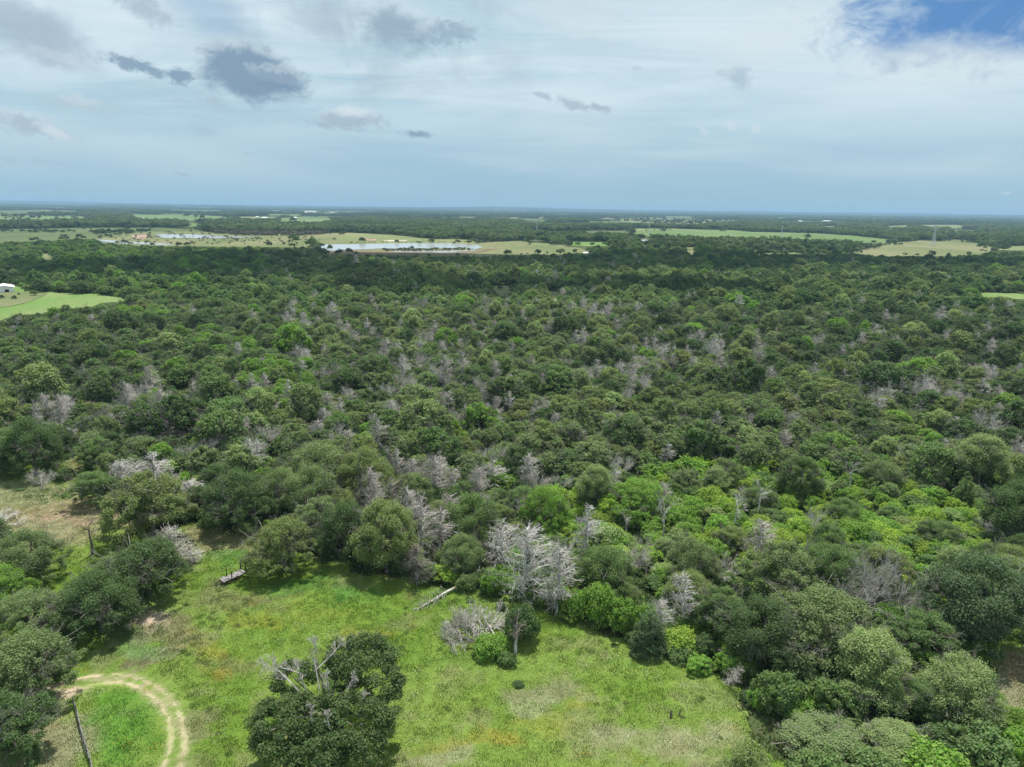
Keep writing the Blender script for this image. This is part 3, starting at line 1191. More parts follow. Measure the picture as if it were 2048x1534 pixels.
hero('oak', 'domed', 945, 1120, 130, 'mid green', 'green oak between the two groups of white dead cedars', 1.05)
hero('oak', 'domed', 925, 1165, 100, 'grey-green', 'grey-green oak at the wood edge behind the fallen tree', 1.0)
# along the right of the meadow
hero('cedar', 'conical', 1295, 1320, 82, 'dark blue-green', 'grey-blue cedar standing out from the wood edge at the meadow', .82)
hero('oak', 'domed', 1205, 1215, 130, 'mid green', 'green oak at the wood edge right of the leaning dead cedar', 1.0)
hero('oak', 'lobed', 1440, 1290, 120, 'mid green', 'fresh green oak above the small leaning dead cedar', 1.0)
hero('oak', 'spreading', 1640, 1372, 250, 'grey-green', 'very broad dark oak above the young green bush', .9, .4)
hero('oak', 'domed', 1520, 1360, 170, 'deep green', 'dark oak at the meadow corner behind the young green bush', 1.0)
hero('oak', 'domed', 1380, 1190, 110, 'grey-green', 'grey-green oak behind the dead cedar at the meadow corner', 1.1)
hero('oak', 'lobed', 1560, 1240, 150, 'grey-green', 'grey-green oak left of the cluster of bare dead oaks', 1.1)
hero('oak', 'domed', 1950, 1325, 230, 'dark blue-green', 'huge blue-green oak filling the right edge above the vines', .95, 1.2)
hero('oak', 'lobed', 1840, 1345, 150, 'mid green', 'green flat tree tucked between the bare oaks and the vine-hung trees', .8)
hero('oak', 'domed', 2040, 1120, 150, 'deep green', 'dark oak cut by the right edge above the huge blue-green oak', 1.1)
hero('vine', 'draped', 1722, 1440, 160, 'pale green', 'tree smothered in pale vines, left one of the vine-hung group', 1.0, .3)
hero('vine', 'billowing', 1902, 1468, 150, 'pale green', 'tallest vine-smothered tree, beside the dry clearing at the right', 1.05, 2.0)
hero('vine', 'draped', 1828, 1455, 95, 'mid green', 'narrow vine-hung tree between two larger pale ones', .85, 1.3)
hero('vine', 'billowing', 1640, 1530, 165, 'grey-green', 'low vine-covered tree at the bottom beside the meadow corner', .42, 1.3)
hero('vine', 'draped', 1790, 1540, 150, 'pale green', 'low vine-covered tree at the bottom below the vine-hung group', .40, 4.3)
hero('vine', 'draped', 1955, 1000, 110, 'pale green', 'vine-hung tree behind the bright thicket near the right edge', 1.0, 2.2)
hero('shrub', 'rounded', 1550, 1440, 100, 'mid green', 'young round green bush at the meadow corner beside bare soil', 1.35)
hero('cedar', 'conical', 1490, 1620, 150, 'olive', 'yellowish young cedar cut by the bottom edge', .55)
for (px, py, w, tone, zs, lab) in [
    (1640, 1600, 130, 'mid green', 1.0, 'green bush at the bottom edge beside the yellowish young cedar'),
    (1740, 1590, 130, 'mid green', .9, 'mid green bush at the bottom edge below the low vine-covered trees'),
    (1850, 1590, 150, 'bright green', .9, 'bright green bush at the bottom edge below the vine-hung trees'),
    (1960, 1560, 150, 'mid green', .9, 'broad green bush in the bottom right corner'),
    (2040, 1530, 110, 'bright green', .9, 'bright bush cut by the right edge below the dry clearing'),
    (1880, 1530, 110, 'deep green', .9, 'dark bush in the shade under the tallest vine-smothered tree'),
    (1660, 1455, 110, 'mid green', 1.2, 'green bush between the young round bush and the vines'),
    (985, 1325, 74, 'bright green', 1.0, 'bright green bush at the foot of the bare upright trunk'),
    (1012, 1338, 44, 'mid green', .9, 'small bush just in front of the bare upright trunk'),
    (1037, 1378, 24, 'deep green', .8, 'tiny dark bush alone in the meadow below the brush pile'),
    (1003, 1225, 22, 'deep green', 1.1, 'tiny dark cedar seedling above the brush pile'),
    (941, 1210, 18, 'mid green', .6, 'tiny bush right of the fallen tree'),
    (947, 1315, 14, 'mid green', .6, 'speck of a bush below the brush pile'),
    (1362, 1315, 80, 'yellow-green', 1.0, 'yellow-green bush right of the grey-blue cedar'),
    (1405, 1318, 60, 'deep green', 1.1, 'dark bush below the dead cedar at the meadow corner'),
    (893, 1172, 62, 'yellow-green', 1.0, 'bright bush beside the broken butt of the fallen tree'),
    (935, 1190, 50, 'mid green', 1.1, 'green bush at the wood edge right of the fallen tree butt'),
    (985, 1200, 62, 'bright green', 1.4, 'upright bright bush left of the tallest white dead cedar'),
    (1080, 1222, 50, 'bright green', 1.2, 'bright bush between the two tall white dead cedars'),
    (1048, 1224, 58, 'mid green', 1.3, 'green bush at the very foot of the tallest white dead cedar'),
    (1150, 1245, 64, 'bright green', 1.5, 'bright bush at the foot of the leaning dead cedar'),
    (1195, 1262, 84, 'bright green', 1.7, 'tall bright bush at the wood edge left of the grey-blue cedar'),
    (1240, 1278, 74, 'bright green', 1.6, 'tall bright bush touching the grey-blue cedar'),
    (1465, 1345, 60, 'mid green', .9, 'low bush behind the small leaning dead cedar'),
    (655, 1545, 70, 'bright green', .9, 'bright bush growing at the foot of the lone oak'),
    (150, 1195, 50, 'mid green', .8, 'low bush in the tree row beneath the forked snag'),
    (128, 968, 44, 'deep green', .9, 'dark bush beside the small dead tree in the tan meadow'),
    (40, 985, 22, 'mid green', .5, 'low tuft of a bush in the tan meadow'),
]:
    hero('shrub', random.choice(['rounded', 'uneven']), px, py, w, tone, lab, zs)

# standing dead wood in front
DL = [  # shape, px, base py, width px, top py
    ('cedar3', 1047, 1210, 112, 1048, 'tallest white dead cedar, at the wood edge above the brush pile'),
    ('cedar1', 1115, 1226, 74, 1090, 'white dead cedar right of the tallest one at the wood edge'),
    ('cedar2', 1005, 1140, 84, 1036, 'white dead cedar rising behind the tallest one'),
    ('cedar0', 1365, 1263, 56, 1148, 'white dead cedar at the meadow corner right of the grey-blue cedar'),
    ('cedar2', 842, 1112, 70, 985, 'tall white dead cedar in the pale group above the fallen tree'),
    ('cedar0', 878, 1118, 66, 1015, 'white dead cedar at the front of the pale group above the fallen tree'),
    ('cedar3', 900, 1075, 66, 985, 'white dead cedar at the back of the pale group above the fallen tree'),
    ('cedar1', 815, 1070, 56, 975, 'slim dead cedar at the left of the pale group'),
    ('cedar3', 350, 1140, 76, 1052, 'squat dead tree by the big olive oak near the driftwood'),
    ('cedar1', 384, 1128, 40, 1090, 'small grey dead shrub beside the squat dead tree'),
    ('oak0', 86, 984, 62, 934, 'small spreading dead tree alone in the tan meadow'),
    ('cedar2', 275, 996, 64, 915, 'pale dead cedar behind the fresh green oak'),
    ('cedar3', 248, 990, 60, 920, 'dead grey cedar beside the head of the tan meadow'),
    ('cedar0', 318, 975, 60, 905, 'grey dead cedar behind the large olive oak'),
    ('cedar1', 385, 1012, 56, 960, 'pale dead cedar above the large olive oak'),
    ('oak1', 1705, 1240, 80, 1110, 'bare dead oak leaning left in the cluster near the right'),
    ('oak2', 1745, 1235, 90, 1090, 'tallest bare dead oak of the cluster near the right'),
    ('oak0', 1795, 1250, 90, 1150, 'bare dead oak at the right of the cluster'),
    ('oak1', 1840, 1200, 64, 1125, 'bare dead oak at the back of the cluster'),
    ('snag0', 1782, 1312, 28, 1225, 'pale bare trunk standing in front of the dead oak cluster'),
    ('snag1', 1468, 1068, 40, 985, 'tall bare pole-like snag above the bright thicket'),
    ('snag0', 1516, 1042, 44, 958, 'branching snag right of the tall pole-like snag'),
    ('oak2', 1622, 1078, 44, 1008, 'small pale dead tree in the middle of the bright thicket'),
    ('cedar1', 1515, 1125, 60, 1040, 'grey dead cedar on the near side of the bright thicket'),
    ('snag1', 1326, 1085, 36, 985, 'forked pale snag at the left of the bright thicket'),
    ('snag0', 1252, 1070, 30, 1025, 'bare grey snag between two green oaks in the thicket'),
    ('snag1', 1697, 990, 34, 912, 'pale crooked snag behind the bright thicket'),
    ('oak1', 1972, 1072, 56, 1020, 'pale dead crown at the right of the bright thicket'),
    ('snag0', 1255, 1170, 34, 1105, 'pale snag behind the green bushes of the wood edge'),
    ('oak0', 1240, 960, 60, 905, 'pale dead tree over the first rows of the canopy'),
    ('cedar2', 985, 978, 54, 918, 'pale dead cedar standing above the grey-green canopy'),
    ('oak2', 1965, 885, 64, 812, 'big pale dead oak in the canopy near the right edge'),
    ('oak0', 1912, 822, 44, 768, 'wide flat dead oak in the canopy near the right edge'),
]
for (sh, px, py, w, top, lab) in DL:
    zz = None
    r = hero('dead', sh, px, py, w, None, lab, hpx=py - top)
    if 'leaning' in lab:
        r.rotation_euler = (0.1, -.2, .4)
r = hero('dead', 'snag_brown', 184, 1112, 40, None, 'forked dark snag standing alone by the tan meadow', hpx=84)
r = hero('dead', 'cedar1', 836, 1170, 58, None, 'brownish dead cedar shrub at the meadow edge', hpx=82)
for c in r.children:
    c.data = c.data.copy()
    c.data.materials[0] = DEADBR
# small dead cedar hung over at the meadow corner
r = hero('dead', 'cedar2', 1450, 1368, 34, None, 'small dead cedar leaning over at the meadow corner', 1.0, tilt=(.45, .35))
# upright bare trunk with vines and dark shrub behind
q = at(1030, 1310)
tk, br = dead_snag(471, 4.2)
root = tag(link('dead_tree', None, loc=(q.x, q.y, .05)), 'bare upright trunk of a dead cedar with dark bushy sprouts behind', 'dead tree')
link('trunk', tk.mesh('trunk', DEAD, 7), root)
link('branches', br.mesh('branches', DEADBR), root)
hero('shrub', 'uneven', 1040, 1296, 78, 'deep green', 'dark bushy growth right behind the bare upright trunk', 1.75)

# the lone oak in the foreground, with bare limbs to its upper left
base = at(655, 1520)
BX, BY = base.x, base.y


def lp(px, py, z):
    q = at(px, py, z)
    return (q.x - BX, q.y - BY, z)


rng = np.random.default_rng(900)
ll = []
for (px, py, z, rx, rz_) in [(728, 1330, 6.0, 3.0, 2.0), (690, 1310, 6.6, 2.0, 1.4), (765, 1370, 5.2, 2.0, 1.5), (592, 1362, 4.6, 2.1, 1.5),
                             (640, 1345, 5.4, 1.4, 1.2), (565, 1455, 3.9, 3.0, 1.9), (625, 1430, 4.6, 2.2, 1.5), (700, 1450, 4.2, 3.0, 1.9),
                             (745, 1440, 4.0, 2.2, 1.5), (640, 1500, 3.2, 2.8, 1.7), (720, 1500, 3.0, 2.2, 1.6), (545, 1490, 2.7, 1.6, 1.2),
                             (680, 1390, 5.3, 1.7, 1.2)]:
    x, y, z = lp(px, py, z)
    ll.append((x, y, z, rx, rx, rz_))
V, F = crown_leaves(ll, 60000, .19, rng, clump=.20, nclump=44, fuzz=.2, under=-.4)
lone = tag(link('oak_tree', None, loc=(BX, BY, .1)), 'lone dark oak in the foreground meadow with bare pale limbs', 'tree')
cr = link('crown', mesh_np('crown', V, F, (LEAF,)), lone)
cr['tint'] = (0.092, 0.142, 0.045)
sg = Seg()
ctr = np.array(lp(655, 1400, 1.6))
sg.add(np.array([0, 0, -.4]), np.array([ctr[0] * .3, ctr[1] * .3, 1.2]), .48, .40)
sg.add(np.array([ctr[0] * .3, ctr[1] * .3, 1.2]), np.array([ctr[0] * .5, ctr[1] * .5, 2.3]), .40, .32)
fork = np.array([ctr[0] * .5, ctr[1] * .5, 2.3])
for lb in ll:
    e = np.array(lb[:3])
    midp = (fork + e) / 2 + np.array([0, 0, .4])
    sg.add(fork, midp, .17, .11)
    sg.add(midp, e, .11, .05)
    grow(sg, rng, e, (e - midp) / np.linalg.norm(e - midp), 1.6, .05, 1, .6, .1, (2, 3), .15, .015)
link('trunk', sg.mesh('trunk', BARK, 7), lone)
sg = Seg()
for (pa, pb, ln, r) in [((640, 1385, 5.0), (628, 1320, 7.4), 2.4, .055), ((612, 1352, 5.6), (575, 1340, 6.3), 2.2, .07), ((628, 1345, 6.4), (665, 1310, 7.6), 1.8, .06),
                        ((615, 1390, 4.8), (600, 1350, 6.6), 1.6, .07), ((600, 1385, 5.2), (560, 1345, 6.4), 2.2, .07),
                        ((660, 1395, 5.4), (655, 1370, 6.8), 1.2, .08), ((690, 1400, 5.4), (700, 1370, 6.6), 1.2, .06),
                        ((720, 1410, 5.2), (728, 1395, 6.2), .9, .04), ((625, 1450, 5.0), (622, 1425, 6.2), .9, .05),
                        ((660, 1460, 5.0), (655, 1440, 5.8), .8, .04)]:
    a, b = np.array(lp(*pa)), np.array(lp(*pb))
    sg.add(a, b, r * 1.3, r)
    d = (b - a) / np.linalg.norm(b - a)
    grow(sg, rng, b, d, ln * .5, r * .8, 3, .48, .05, (2, 3), .16, .012, (.5, .75))
    grow(sg, rng, (a + b) / 2, d, ln * .42, r * .6, 2, .6, .05, (2, 3), .16, .012, (.5, .75))
o = link('bare_limb', sg.mesh('bare_limb', DEAD, 4), lone)
o['label'] = 'pale leafless limbs rising from the upper left of the crown'
placed.append((at(655, 1450).x, at(655, 1450).y, 8))

# fallen tree: straight trunk with a broken orange butt and stripped branches
a, b = at(908, 1185), at(832, 1222)
rng = np.random.default_rng(55)
root = tag(link('fallen_tree', None, loc=(a.x, a.y, .25)), 'fallen leafless tree with a broken orange butt at the meadow edge', 'fallen tree')
A = np.array([0, 0, .35])
B = np.array([b.x - a.x, b.y - a.y, .12])
sg = Seg()
br = Seg()
for i in range(6):
    bw = lambda t: A + (B - A) * t + np.array([.25 * math.sin(3.1 * t), .2 * math.sin(5 * t), .06 * math.sin(4 * t)])
    p0, p1 = bw(i / 6), bw((i + 1) / 6)
    sg.add(p0, p1, .17 - .022 * i, .17 - .022 * (i + 1))
for i in range(46):
    t = rng.uniform(.16, 1)
    p0 = A + (B - A) * t
    ax = (B - A) / np.linalg.norm(B - A)
    side = np.cross(ax, [0, 0, 1]) * rng.choice([-1, 1])
    d = ax * rng.uniform(.3, 1.5) + side * rng.uniform(.2, .9) + np.array([0, 0, rng.uniform(-.12, .8)])
    d /= np.linalg.norm(d)
    p0 = bw(t)
    e = p0 + d * rng.uniform(.4, 2.1) * (1.1 - .5 * t)
    e[2] = max(e[2], .03)
    br.add(p0, e, .035, .014)
    for _ in range(3):
        s = p0 + (e - p0) * rng.uniform(.3, .9)
        dd = d + rng.normal(size=3) * .5
        e2 = s + dd * .35
        e2[2] = max(e2[2], .02)
        br.add(s, e2, .016, .009)
link('trunk', sg.mesh('trunk', DEAD, 8), root)
link('branches', br.mesh('branches', DEAD, 3), root)
butt = Seg()
back = A - (B - A) / np.linalg.norm(B - A) * .9
butt.add(back, A, .15, .18)
for k in range(5):
    butt.add(back, back + np.array([rng.normal() * .08, rng.normal() * .08, .05]) - (B - A) / np.linalg.norm(B - A) * .35, .07, .01)
o = link('broken_end', butt.mesh('broken_end', BROKEN, 7), root)
o['label'] = 'splintered orange broken end'

# brush pile: a toppled dead oak crown lying in the meadow
q = at(950, 1272)
root = tag(link('brush_pile', None, loc=(q.x, q.y, .15)), 'pile of bleached dead branches from a toppled oak in the meadow', 'brush pile')
rng = np.random.default_rng(61)
sg = Seg()
D = depth_of(q)
for (px, py, px2, py2, r) in [(990, 1280, 905, 1272, .16), (985, 1276, 930, 1240, .13), (990, 1272, 965, 1230, .12), (985, 1280, 935, 1285, .12),
                              (930, 1276, 902, 1283, .09), (975, 1262, 990, 1238, .10), (955, 1258, 905, 1250, .10), (960, 1275, 945, 1250, .10),
                              (945, 1268, 900, 1262, .08), (970, 1255, 950, 1232, .08), (985, 1262, 1000, 1248, .08), (940, 1255, 925, 1238, .07)]:
    a, b = at(px, py, .3), at(px2, py2, rng.uniform(.5, 1.1))
    a = np.array(a) - np.array([q.x, q.y, .15])
    b = np.array(b) - np.array([q.x, q.y, .15])
    m_ = a + (b - a) * .5 + rng.normal(size=3) * .12
    sg.add(a, m_, r, r * .8)
    sg.add(m_, b, r * .8, r * .5)
    d = (b - a) / np.linalg.norm(b - a)
    for s_ in (.25, .5, .75, 1.0):
        p = a + (b - a) * s_
        for _ in range(2):
            dd = d + rng.normal(size=3) * .55
            dd[2] = abs(dd[2]) * .7 + .05
            dd /= np.linalg.norm(dd)
            grow(sg, rng, p, dd, rng.uniform(.7, 1.2), r * .45, 2, .5, .06, (2, 3), .16, .014, (.5, .8))
V, F = sg.arrays(3)
V[:, 2] = np.where(V[:, 2] < 0.0, np.abs(V[:, 2]) * .3, V[:, 2])
link('branches', mesh_np('branches', V, F, (DEAD,)), root)
placed.append((q.x, q.y, 4))

# fallen grey brush at the left edge, and a curved piece of driftwood-like log
q = at(8, 1048)
sg = Seg()
rng = np.random.default_rng(62)
for i in range(16):
    a = rng.uniform(0, 6.28)
    grow(sg, rng, np.array([rng.normal() * 1.2, rng.normal() * .6, .2]), np.array([math.cos(a), math.sin(a), .35]), 1.5, .06, 2, .5, .05, (2, 3), .15, .014)
root = tag(link('brush_pile', None, loc=(q.x, q.y, 0.1)), 'low grey brush lying in the tan meadow at the left edge', 'brush pile')
link('branches', sg.mesh('branches', DEAD), root)
q = at(398, 1110)
sg = Seg()
pts = [(-.75, -.12, .12), (-.35, -.2, .16), (.1, -.05, .2), (.45, .25, .22), (.85, .5, .34)]
for a, b, ra, rb in zip(pts[:-1], pts[1:], (.07, .11, .12, .09), (.11, .12, .09, .04)):
    sg.add(np.array(a), np.array(b), ra, rb)
sg.add(np.array(pts[3]), np.array((.5, .6, .3)), .07, .03)
tag(link('log', sg.mesh('log', DEAD, 8), loc=(q.x, q.y, .12)), 'short pale curved log lying in the meadow past the trailer', 'log')
# two low stumps in the right of the meadow
for (px, py, h, lab) in [(1341, 1438, .75, 'larger of two dark splintered stumps in the meadow'), (1358, 1434, .55, 'thinner of two dark splintered stumps in the meadow')]:
    q = at(px, py)
    sg = Seg()
    rng = np.random.default_rng(px)
    sg.add(np.array([0, 0, -.1]), np.array([.03, 0, h]), .14 if h > .6 else .08, .10 if h > .6 else .05)
    for k in range(5):
        a = rng.uniform(0, 6.28)
        sg.add(np.array([0, 0, h * .3]), np.array([math.cos(a) * .22, math.sin(a) * .22, h * rng.uniform(.6, 1.15)]), .04, .015)
    tag(link('tree_stump', sg.mesh('tree_stump', DEADBR, 7), loc=(q.x, q.y, .12)), lab, 'stump', 'dark stumps in the meadow')

# ------------------------------------------------------------------ flatbed trailer
q0, q1 = at(441, 1165, .55), at(487, 1144, .55)
cx, cy = (q0.x + q1.x) / 2, (q0.y + q1.y) / 2
Ld = Vector((q1.x - q0.x, q1.y - q0.y, 0))
TL = Ld.length
root = tag(link('flatbed_trailer', None, loc=(cx, cy, .14), rot=(0, 0, math.atan2(Ld.y, Ld.x))),
           'weathered wooden flatbed trailer with steel uprights parked in the meadow', 'trailer')
TW = 1.25
for i in range(7):
    y = -TW / 2 + TW / 7 * (i + .5)
    bo = Geo().box((0.15 + random.uniform(-.08, .08), y, .56 + random.uniform(-.01, .01)), (TL * .78, TW / 7 - .03, .05)).build('plank', PLANK, root, .006)
for i in range(4):
    Geo().box((-TL / 2 + .25 + i * .22, .06 * i - .1, .63 + .012 * i), (.17, TW * 1.05, .045), Matrix.Rotation(.12 * i - .15, 3, 'Z')).build('plank', PLANK, root, .006)
WHITE = bark_material('bleached_board', (0.55, 0.53, 0.50), (0.72, 0.70, 0.66), 3.0)
o = Geo().box((TL / 2 - .12, 0, .62), (.22, TW, .05)).build('plank', WHITE, root, .006)
o['label'] = 'bleached pale board across the head end'
g_ = Geo()
for s in (-1, 1):
    g_.box((0, s * (TW / 2 - .12), .46), (TL, .09, .13))
for i in range(5):
    g_.box((-TL / 2 + .1 + i * (TL - .2) / 4, 0, .46), (.08, TW - .32, .1))
g_.bar((-TL / 2, -.5, .46), (-TL / 2 - .9, 0, .4), .05).bar((-TL / 2, .5, .46), (-TL / 2 - .9, 0, .4), .05)
g_.build('chassis', RUST, root)
for s in (-1, 1):
    Geo().bar((TL / 2, s * (TW / 2 - .05), .4), (TL / 2, s * (TW / 2 - .05), 1.7), .075).build('upright', RUST, root)
    Geo().bar((-TL * .12, s * (TW / 2 - .05), .4), (-TL * .12, s * (TW / 2 - .05), 1.6), .065).build('upright', RUST, root)
g_ = Geo()
for z in (.85, 1.15, 1.45):
    g_.bar((TL / 2, -TW / 2 + .05, z), (TL / 2, TW / 2 - .05, z), .028)
for y in (-.4, 0, .4):
    g_.bar((TL / 2, y, .6), (TL / 2, y, 1.45), .018)
g_.build('headboard', RUST, root)
Geo().bar((.3, -TW / 2 + .1, .3), (.3, TW / 2 - .1, .3), .045).build('axle', RUST, root)
TYRE = bark_material('old_rubber', (0.015, 0.015, 0.015), (0.03, 0.028, 0.027), 8)
for s in (-1, 1):
    w_ = Geo().bar((.3, s * (TW / 2 - .16), .3), (.3, s * (TW / 2 + .02), .3), .3, k=18).build('wheel', TYRE, root, .03)
    Geo().bar((.3, s * (TW / 2 + .015), .3), (.3, s * (TW / 2 + .035), .3), .16, k=14).build('rim', RUST, w_)
placed.append((cx, cy, 4))
q = at(438, 1178)
tag(Geo().bar((0, 0, 0), (.02, 0, .5), .035).build('marker_stake', WHITE), 'short pale stake in the grass in front of the trailer', 'stake').location = (q.x, q.y, .1)

# ------------------------------------------------------------------ wooden fence, bottom left
fa, fb = at(150, 1416), at(186, 1560)
root = tag(link('wooden_fence', None, loc=(fa.x, fa.y, .1)), 'old grey split-rail fence running to the bottom edge beside the track loop', 'fence')
dv = Vector((fb.x - fa.x, fb.y - fa.y, 0))
nf = 7
rng = np.random.default_rng(5)
prev = None
for i in range(nf + 1):
    p = dv * (i / nf) + Vector((rng.normal() * .08, rng.normal() * .05, 0))
    Geo().bar((p.x, p.y, -.3), (p.x + rng.normal() * .05, p.y + rng.normal() * .05, 1.15 + rng.uniform(-.1, .12)), .055, .045, 7).build('post', PLANK, root)
    if prev is not None:
        for z in (.35, .62, .9):
            a = Vector((prev.x + .07, prev.y, z + rng.normal() * .04))
            b = Vector((p.x + .07, p.y, z + rng.normal() * .05))
            Geo().bar(a, b, .04, .03, 5).build('rail', PLANK, root)
    prev = p

# ------------------------------------------------------------------ far fields and water (flat sheets on the ground)
def field_mat(name, c1, c2, sc=0.01, rows=0.0):
    m, nt = new_mat(name)
    out = N(nt, 'ShaderNodeOutputMaterial')
    g = N(nt, 'ShaderNodeNewGeometry')
    mp = N(nt, 'ShaderNodeMapping')
    mp.inputs['Scale'].default_value = (1, .35, 1)
    mp.inputs['Rotation'].default_value = (0, 0, .3)
    L(nt, g, 'Position', mp, 0)
    n1 = N(nt, 'ShaderNodeTexNoise', inp={'Scale': sc, 'Detail': 8.0, 'Roughness': .6})
    L(nt, mp, 0, n1, 0)
    n2 = N(nt, 'ShaderNodeTexNoise', inp={'Scale': sc * 14, 'Detail': 4.0})
    L(nt, g, 'Position', n2, 0)
    c = mix_rgb(nt, smooth(nt, n1.outputs[0], .38, .62), c1, c2)
    hs = N(nt, 'ShaderNodeHueSaturation')
    nt.links.new(c, hs.inputs['Color'])
    nt.links.new(math_n(nt, 'ADD', math_n(nt, 'MULTIPLY', n2.outputs[0], .5), .75), hs.inputs['Value'])
    d_ = N(nt, 'ShaderNodeBsdfDiffuse')
    L(nt, hs, 0, d_, 0)
    L(nt, d_, 0, out, 0)
    return m


FM = {
    'green': field_mat('pasture_green', (0.105, 0.16, 0.060), (0.145, 0.195, 0.085)),
    'vivid': field_mat('pasture_vivid', (0.11, 0.195, 0.050), (0.165, 0.215, 0.085), 0.03),
    'dull': field_mat('crop_dull', (0.085, 0.115, 0.052), (0.110, 0.135, 0.065)),
    'tan': field_mat('dry_grass', (0.125, 0.150, 0.068), (0.185, 0.185, 0.10)),
    'tan2': field_mat('dry_pasture', (0.14, 0.175, 0.078), (0.20, 0.205, 0.10)),
    'red': field_mat('red_earth', (0.23, 0.15, 0.11), (0.33, 0.25, 0.19), 0.03),
    'sand': field_mat('sand', (0.38, 0.34, 0.26), (0.5, 0.46, 0.37), 0.03),
    'mud': field_mat('pond_mud', (0.14, 0.125, 0.08), (0.19, 0.16, 0.10), 0.02),
}
CLEAR = []


def flat(name, pts, mat, z, clear=True, wob=1.0):
    P = []
    n = len(pts)
    for i in range(n):
        a, b = np.array(pts[i], float), np.array(pts[(i + 1) % n], float)
        for t in np.linspace(0, 1, 7)[:-1]:
            q = a + (b - a) * t
            k = wob * min(1.0, max(0.0, (q[1] - 425) / 60))
            q = q + np.array([fbm(q[0:1], q[1:2], 23.0, 5)[0] - .5, (fbm(q[0:1], q[1:2], 17.0, 8)[0] - .5) * .5]) * 9 * k
            P.append(at(q[0], q[1], z))
    me = bpy.data.meshes.new(name)
    me.from_pydata([tuple(p) for p in P], [], [list(range(len(P)))])
    me.materials.append(mat)
    me.update()
    if me.polygons[0].normal.z < 0:
        me.flip_normals()
    o = tag(link(name, me), kind='structure')
    if clear:
        CLEAR.append(pts)
    return o


for (mt, pts) in [
    ('dull', [(-260, 423), (0, 421), (100, 419.5), (112, 425), (0, 428), (-260, 430)]),
    ('green', [(-260, 433), (0, 431), (150, 431), (188, 436), (150, 441), (0, 443), (-260, 446)]),
    ('green', [(258, 429), (400, 430), (470, 435), (440, 441), (300, 441), (265, 436)]),
    ('green', [(368, 445), (412, 449), (400, 455), (374, 452)]),
    ('tan2', [(470, 433), (560, 434), (560, 439), (480, 440)]),
    ('green', [(556, 437), (610, 433), (660, 436), (668, 443), (610, 448), (556, 446)]),
    ('dull', [(-260, 462), (0, 459), (150, 456), (310, 455), (400, 459), (405, 465), (290, 466), (230, 472), (190, 478), (0, 486), (-260, 492)]),
    ('tan', [(190, 477), (235, 470), (290, 464), (400, 462), (430, 466), (640, 468), (690, 465), (790, 470), (850, 478), (960, 480), (955, 486),
             (1030, 482), (1120, 490), (1190, 503), (1120, 509), (900, 514), (640, 509), (630, 495), (300, 493), (200, 486)]),
    ('tan2', [(690, 466), (760, 468), (850, 477), (960, 480), (950, 488), (760, 488), (660, 480)]),
    ('tan', [(1050, 444.5), (1200, 446), (1200, 448), (1050, 447)]),
    ('tan', [(1183, 435.5), (1300, 435.5), (1440, 439), (1500, 441), (1400, 450), (1300, 449), (1190, 438)]),
    ('dull', [(1060, 464), (1130, 462), (1260, 461), (1262, 470), (1140, 467), (1060, 467)]),
    ('tan2', [(1262, 457), (1345, 457), (1450, 461), (1450, 464), (1262, 463)]),
    ('green', [(1264, 463), (1350, 460), (1460, 460), (1500, 464), (1610, 466), (1700, 471), (1786, 480), (1786, 488), (1720, 486), (1600, 480), (1400, 477), (1264, 470)]),
    ('vivid', [(1125, 483), (1222, 485), (1218, 493), (1150, 492)]),
    ('tan2', [(1058, 486), (1102, 487), (1100, 492), (1060, 491)]),
    ('tan', [(1700, 506), (1790, 486), (1838, 481), (1960, 487), (1998, 500), (1960, 510), (1905, 513), (1760, 512)]),
    ('tan2', [(1500, 507), (1580, 505), (1720, 503.5), (1720, 506), (1580, 508.5), (1510, 510)]),
    ('tan2', [(1825, 450), (1920, 450), (1942, 455), (1860, 458)]),
    ('green', [(1900, 461), (1962, 460), (1960, 464), (1900, 465)]),
    ('tan', [(1888, 479), (1938, 480), (1930, 485), (1890, 484)]),
    ('tan', [(1770, 452), (1820, 450), (1820, 457), (1772, 458)]),
    ('tan', [(1650, 452), (1672, 452), (1682, 457), (1640, 457)]),
    ('tan2', [(2000, 492), (2300, 495), (2300, 506), (1990, 501)]),
    ('tan', [(1370, 496), (1392, 495), (1392, 512), (1374, 508)]),
    ('dull', [(1560, 443), (1700, 443), (1700, 446), (1560, 446)]),
    ('vivid', [(-300, 562), (20, 568), (60, 580), (130, 586), (200, 588), (232, 594), (272, 597), (240, 604), (205, 606), (190, 614), (120, 618), (85, 628), (30, 630), (0, 642), (-300, 670)]),
    ('tan', [(972, 570), (1026, 571), (1034, 585), (1002, 594)]),
    ('tan', [(1086, 582), (1120, 583), (1118, 605), (1094, 602)]),
    ('tan', [(1240, 600), (1252, 600), (1250, 608), (1242, 608)]),
    ('tan', [(80, 508), (108, 507), (106, 520), (82, 519)]),
    ('vivid', [(1950, 585), (2300, 592), (2300, 612), (1955, 594)]),
    ('vivid', [(1848, 579), (1872, 579), (1870, 586), (1850, 586)]),
    ('tan', [(708, 521), (730, 521), (729, 525), (709, 525)]),
    ('tan', [(355, 776), (400, 774), (398, 784), (360, 785)]),
]:
    flat('field', pts, FM[mt], 0.10 + 0.02 * len(CLEAR) / 10)
_r = random.Random(31)
